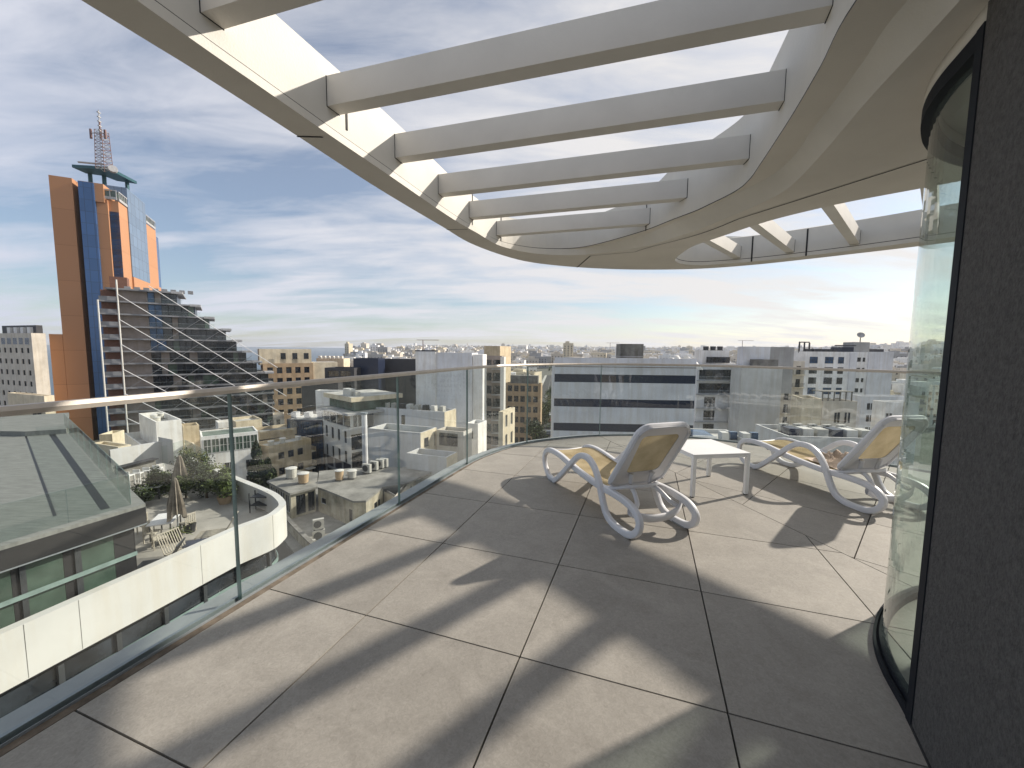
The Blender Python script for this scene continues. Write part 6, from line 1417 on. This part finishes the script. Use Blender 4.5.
# free ground: keep clear of the hand built blocks (nearer than 150 m) and of the street
def on_street(x, y):
    q = Vector((x, y)) - pa; return -16 < q.dot(nr) < 10 and q.dot(dr) > -5 and q.dot(dr) < 360
Y = 150
while placed < 250 and Y < 560:
    x = -0.42 * Y
    while x < 1.25 * Y:
        jx, jy = x + rn.uniform(-2, 2), Y + rn.uniform(-4, 4)
        az_ = math.degrees(math.atan2(jx, jy)); h_, coast = terrain_h(jx, jy)
        ok = not on_street(jx + 6, jy) and not on_street(jx, jy) and not on_street(jx + 14, jy) and math.hypot(jx, jy) < coast - 30 and az_ > -26
        if ok:
            spots.append((jx, jy, h_)); placed += 1
        x += rn.uniform(15, 20)
    Y += rn.uniform(17, 22) if Y < 300 else 30
for (x, y, h_) in spots[:250]:
    k = rn.randrange(8); cap = min(1.0, max(.55, 1.0)); sz = rn.uniform(.62, .98)
    loc = (x, y, h_ - .6); rz = R(rn.uniform(-25, 12)); sc = (rn.uniform(.8, 1.1), rn.uniform(.85, 1.2), sz)
    if k not in firstuse: firstuse.add(k); protos[k].location = loc; protos[k].rotation_euler = (0, 0, rz); protos[k].scale = sc
    else: copy_thing(protos[k], loc, rz, scale=sc)
mb = MB(); rn = random.Random(4)
for k in range(5200):
    r_ = 560 + 3300 * rn.random() ** 1.25; az_ = rn.uniform(-23, 62); x, y = math.sin(R(az_)) * r_, math.cos(R(az_)) * r_; h_, coast = terrain_h(x, y)
    if r_ > coast - 20: continue
    w, d, hh = rn.uniform(8, 26), rn.uniform(8, 18), rn.choice((7, 9, 10, 12, 14, 17)) * rn.uniform(.8, 1.15)
    if rn.random() < .03: hh *= 1.8
    if noise.noise(Vector((x / 330, y / 330, 7))) > .34: continue
    a = rn.uniform(-.5, .3); c_, s_ = math.cos(a), math.sin(a); mt = rn.choice(PAL)
    z0_ = h_ - 4; o = Vector((x, y, z0_)); fx, fy = Vector((c_, s_, 0)), Vector((-s_, c_, 0)); mb.obox(o, fx * w, fy * d, (0, 0, hh + 6), mt)
    if rn.random() < .6: mb.obox(o + fx * w * .2 + fy * 2 + Vector((0, 0, hh + 6)), fx * w * .4, fy * d * .4, (0, 0, 2.6), mt)
    nf_ = int(hh / 3.2)
    for f in range(nf_):
        z = z0_ + 5.4 + f * 3.1
        if r_ < 1700:
            nc = max(2, int(w / 4))
            for q in range(nc): mb.face([o + fx * (w * (q + .3) / nc) - fy * .05 + Vector((0, 0, z - z0_)), o + fx * (w * (q + .62) / nc) - fy * .05 + Vector((0, 0, z - z0_)), o + fx * (w * (q + .62) / nc) - fy * .05 + Vector((0, 0, z - z0_ + 1.7)), o + fx * (w * (q + .3) / nc) - fy * .05 + Vector((0, 0, z - z0_ + 1.7))], M['pane'])
tag(mb.build('distant_town'), 'dense mass of small pale houses covering the far hills', 'distant town', kind='stuff')
mb = MB(); rn = random.Random(9)
for k in range(420):
    r_ = rn.uniform(300, 2600); az_ = rn.uniform(-20, 60); x, y = math.sin(R(az_)) * r_, math.cos(R(az_)) * r_; h_, coast = terrain_h(x, y)
    if r_ > coast - 20 or on_street(x, y): continue
    for q in range(36):
        p = Vector((x + rn.gauss(0, 4), y + rn.gauss(0, 4), h_ + rn.uniform(1, 9))); u = Vector((rn.gauss(0, 1), rn.gauss(0, 1), rn.gauss(0, 1))).normalized() * rn.uniform(.8, 1.9); v = u.orthogonal(); mb.face([p - u, p + v * .7, p + u, p - v * .7], M['leaf_d'] if q % 3 else M['leaf'])
tag(mb.build('distant_greenery'), 'scattered dark treetops among the far houses', 'distant trees', kind='stuff')
for k, (px, hgt, Y_) in enumerate(((423, 22, 900), (310 + 300, 26, 1500), (742, 30, 1300))):
    h_, _c = terrain_h(*(lambda q: (q.x, q.y))(aty(px, 350, Y_))); q = aty(px, 350, Y_)
    cr_ = thing('tower_crane', ('far tower crane on the skyline left of centre', 'far tower crane on the skyline at centre', 'far tower crane on the skyline at right')[k], 'crane', (q.x, q.y, h_)); mb = MB(); zt = q.z + hgt; mb.box(q.x - .7, q.x + .7, q.y - .7, q.y + .7, h_, zt, M['mast_r']); mb.build('mast', cr_)
    mb = MB(); mb.box(q.x - 14, q.x + 36, q.y - .5, q.y + .5, zt + .01, zt + 1.1, M['mast_r']); mb.build('jib', cr_)

for o in bpy.data.objects:
    for k in ('_K', '_n', '_local', '_w'):
        if k in o: del o[k]

# ---- sea air between here and the far hills
hz_ = MB(); hz_.box(-4300, 4300, -40, 4600, GZ - 16, 62, M['glass'])
hm = bpy.data.materials.new('sea_haze'); hm.use_nodes = True; nt = hm.node_tree; nt.nodes.clear(); pv = nt.nodes.new('ShaderNodeVolumePrincipled'); pv.inputs['Density'].default_value = 0.00011; pv.inputs['Color'].default_value = (0.86, 0.91, 1.0, 1); pv.inputs['Anisotropy'].default_value = 0.2
om = nt.nodes.new('ShaderNodeOutputMaterial'); nt.links.new(pv.outputs[0], om.inputs['Volume'])
hz_.mats = [hm]; tag(hz_.build('haze'), 'thin pale sea haze over the far town', 'haze', kind='stuff')
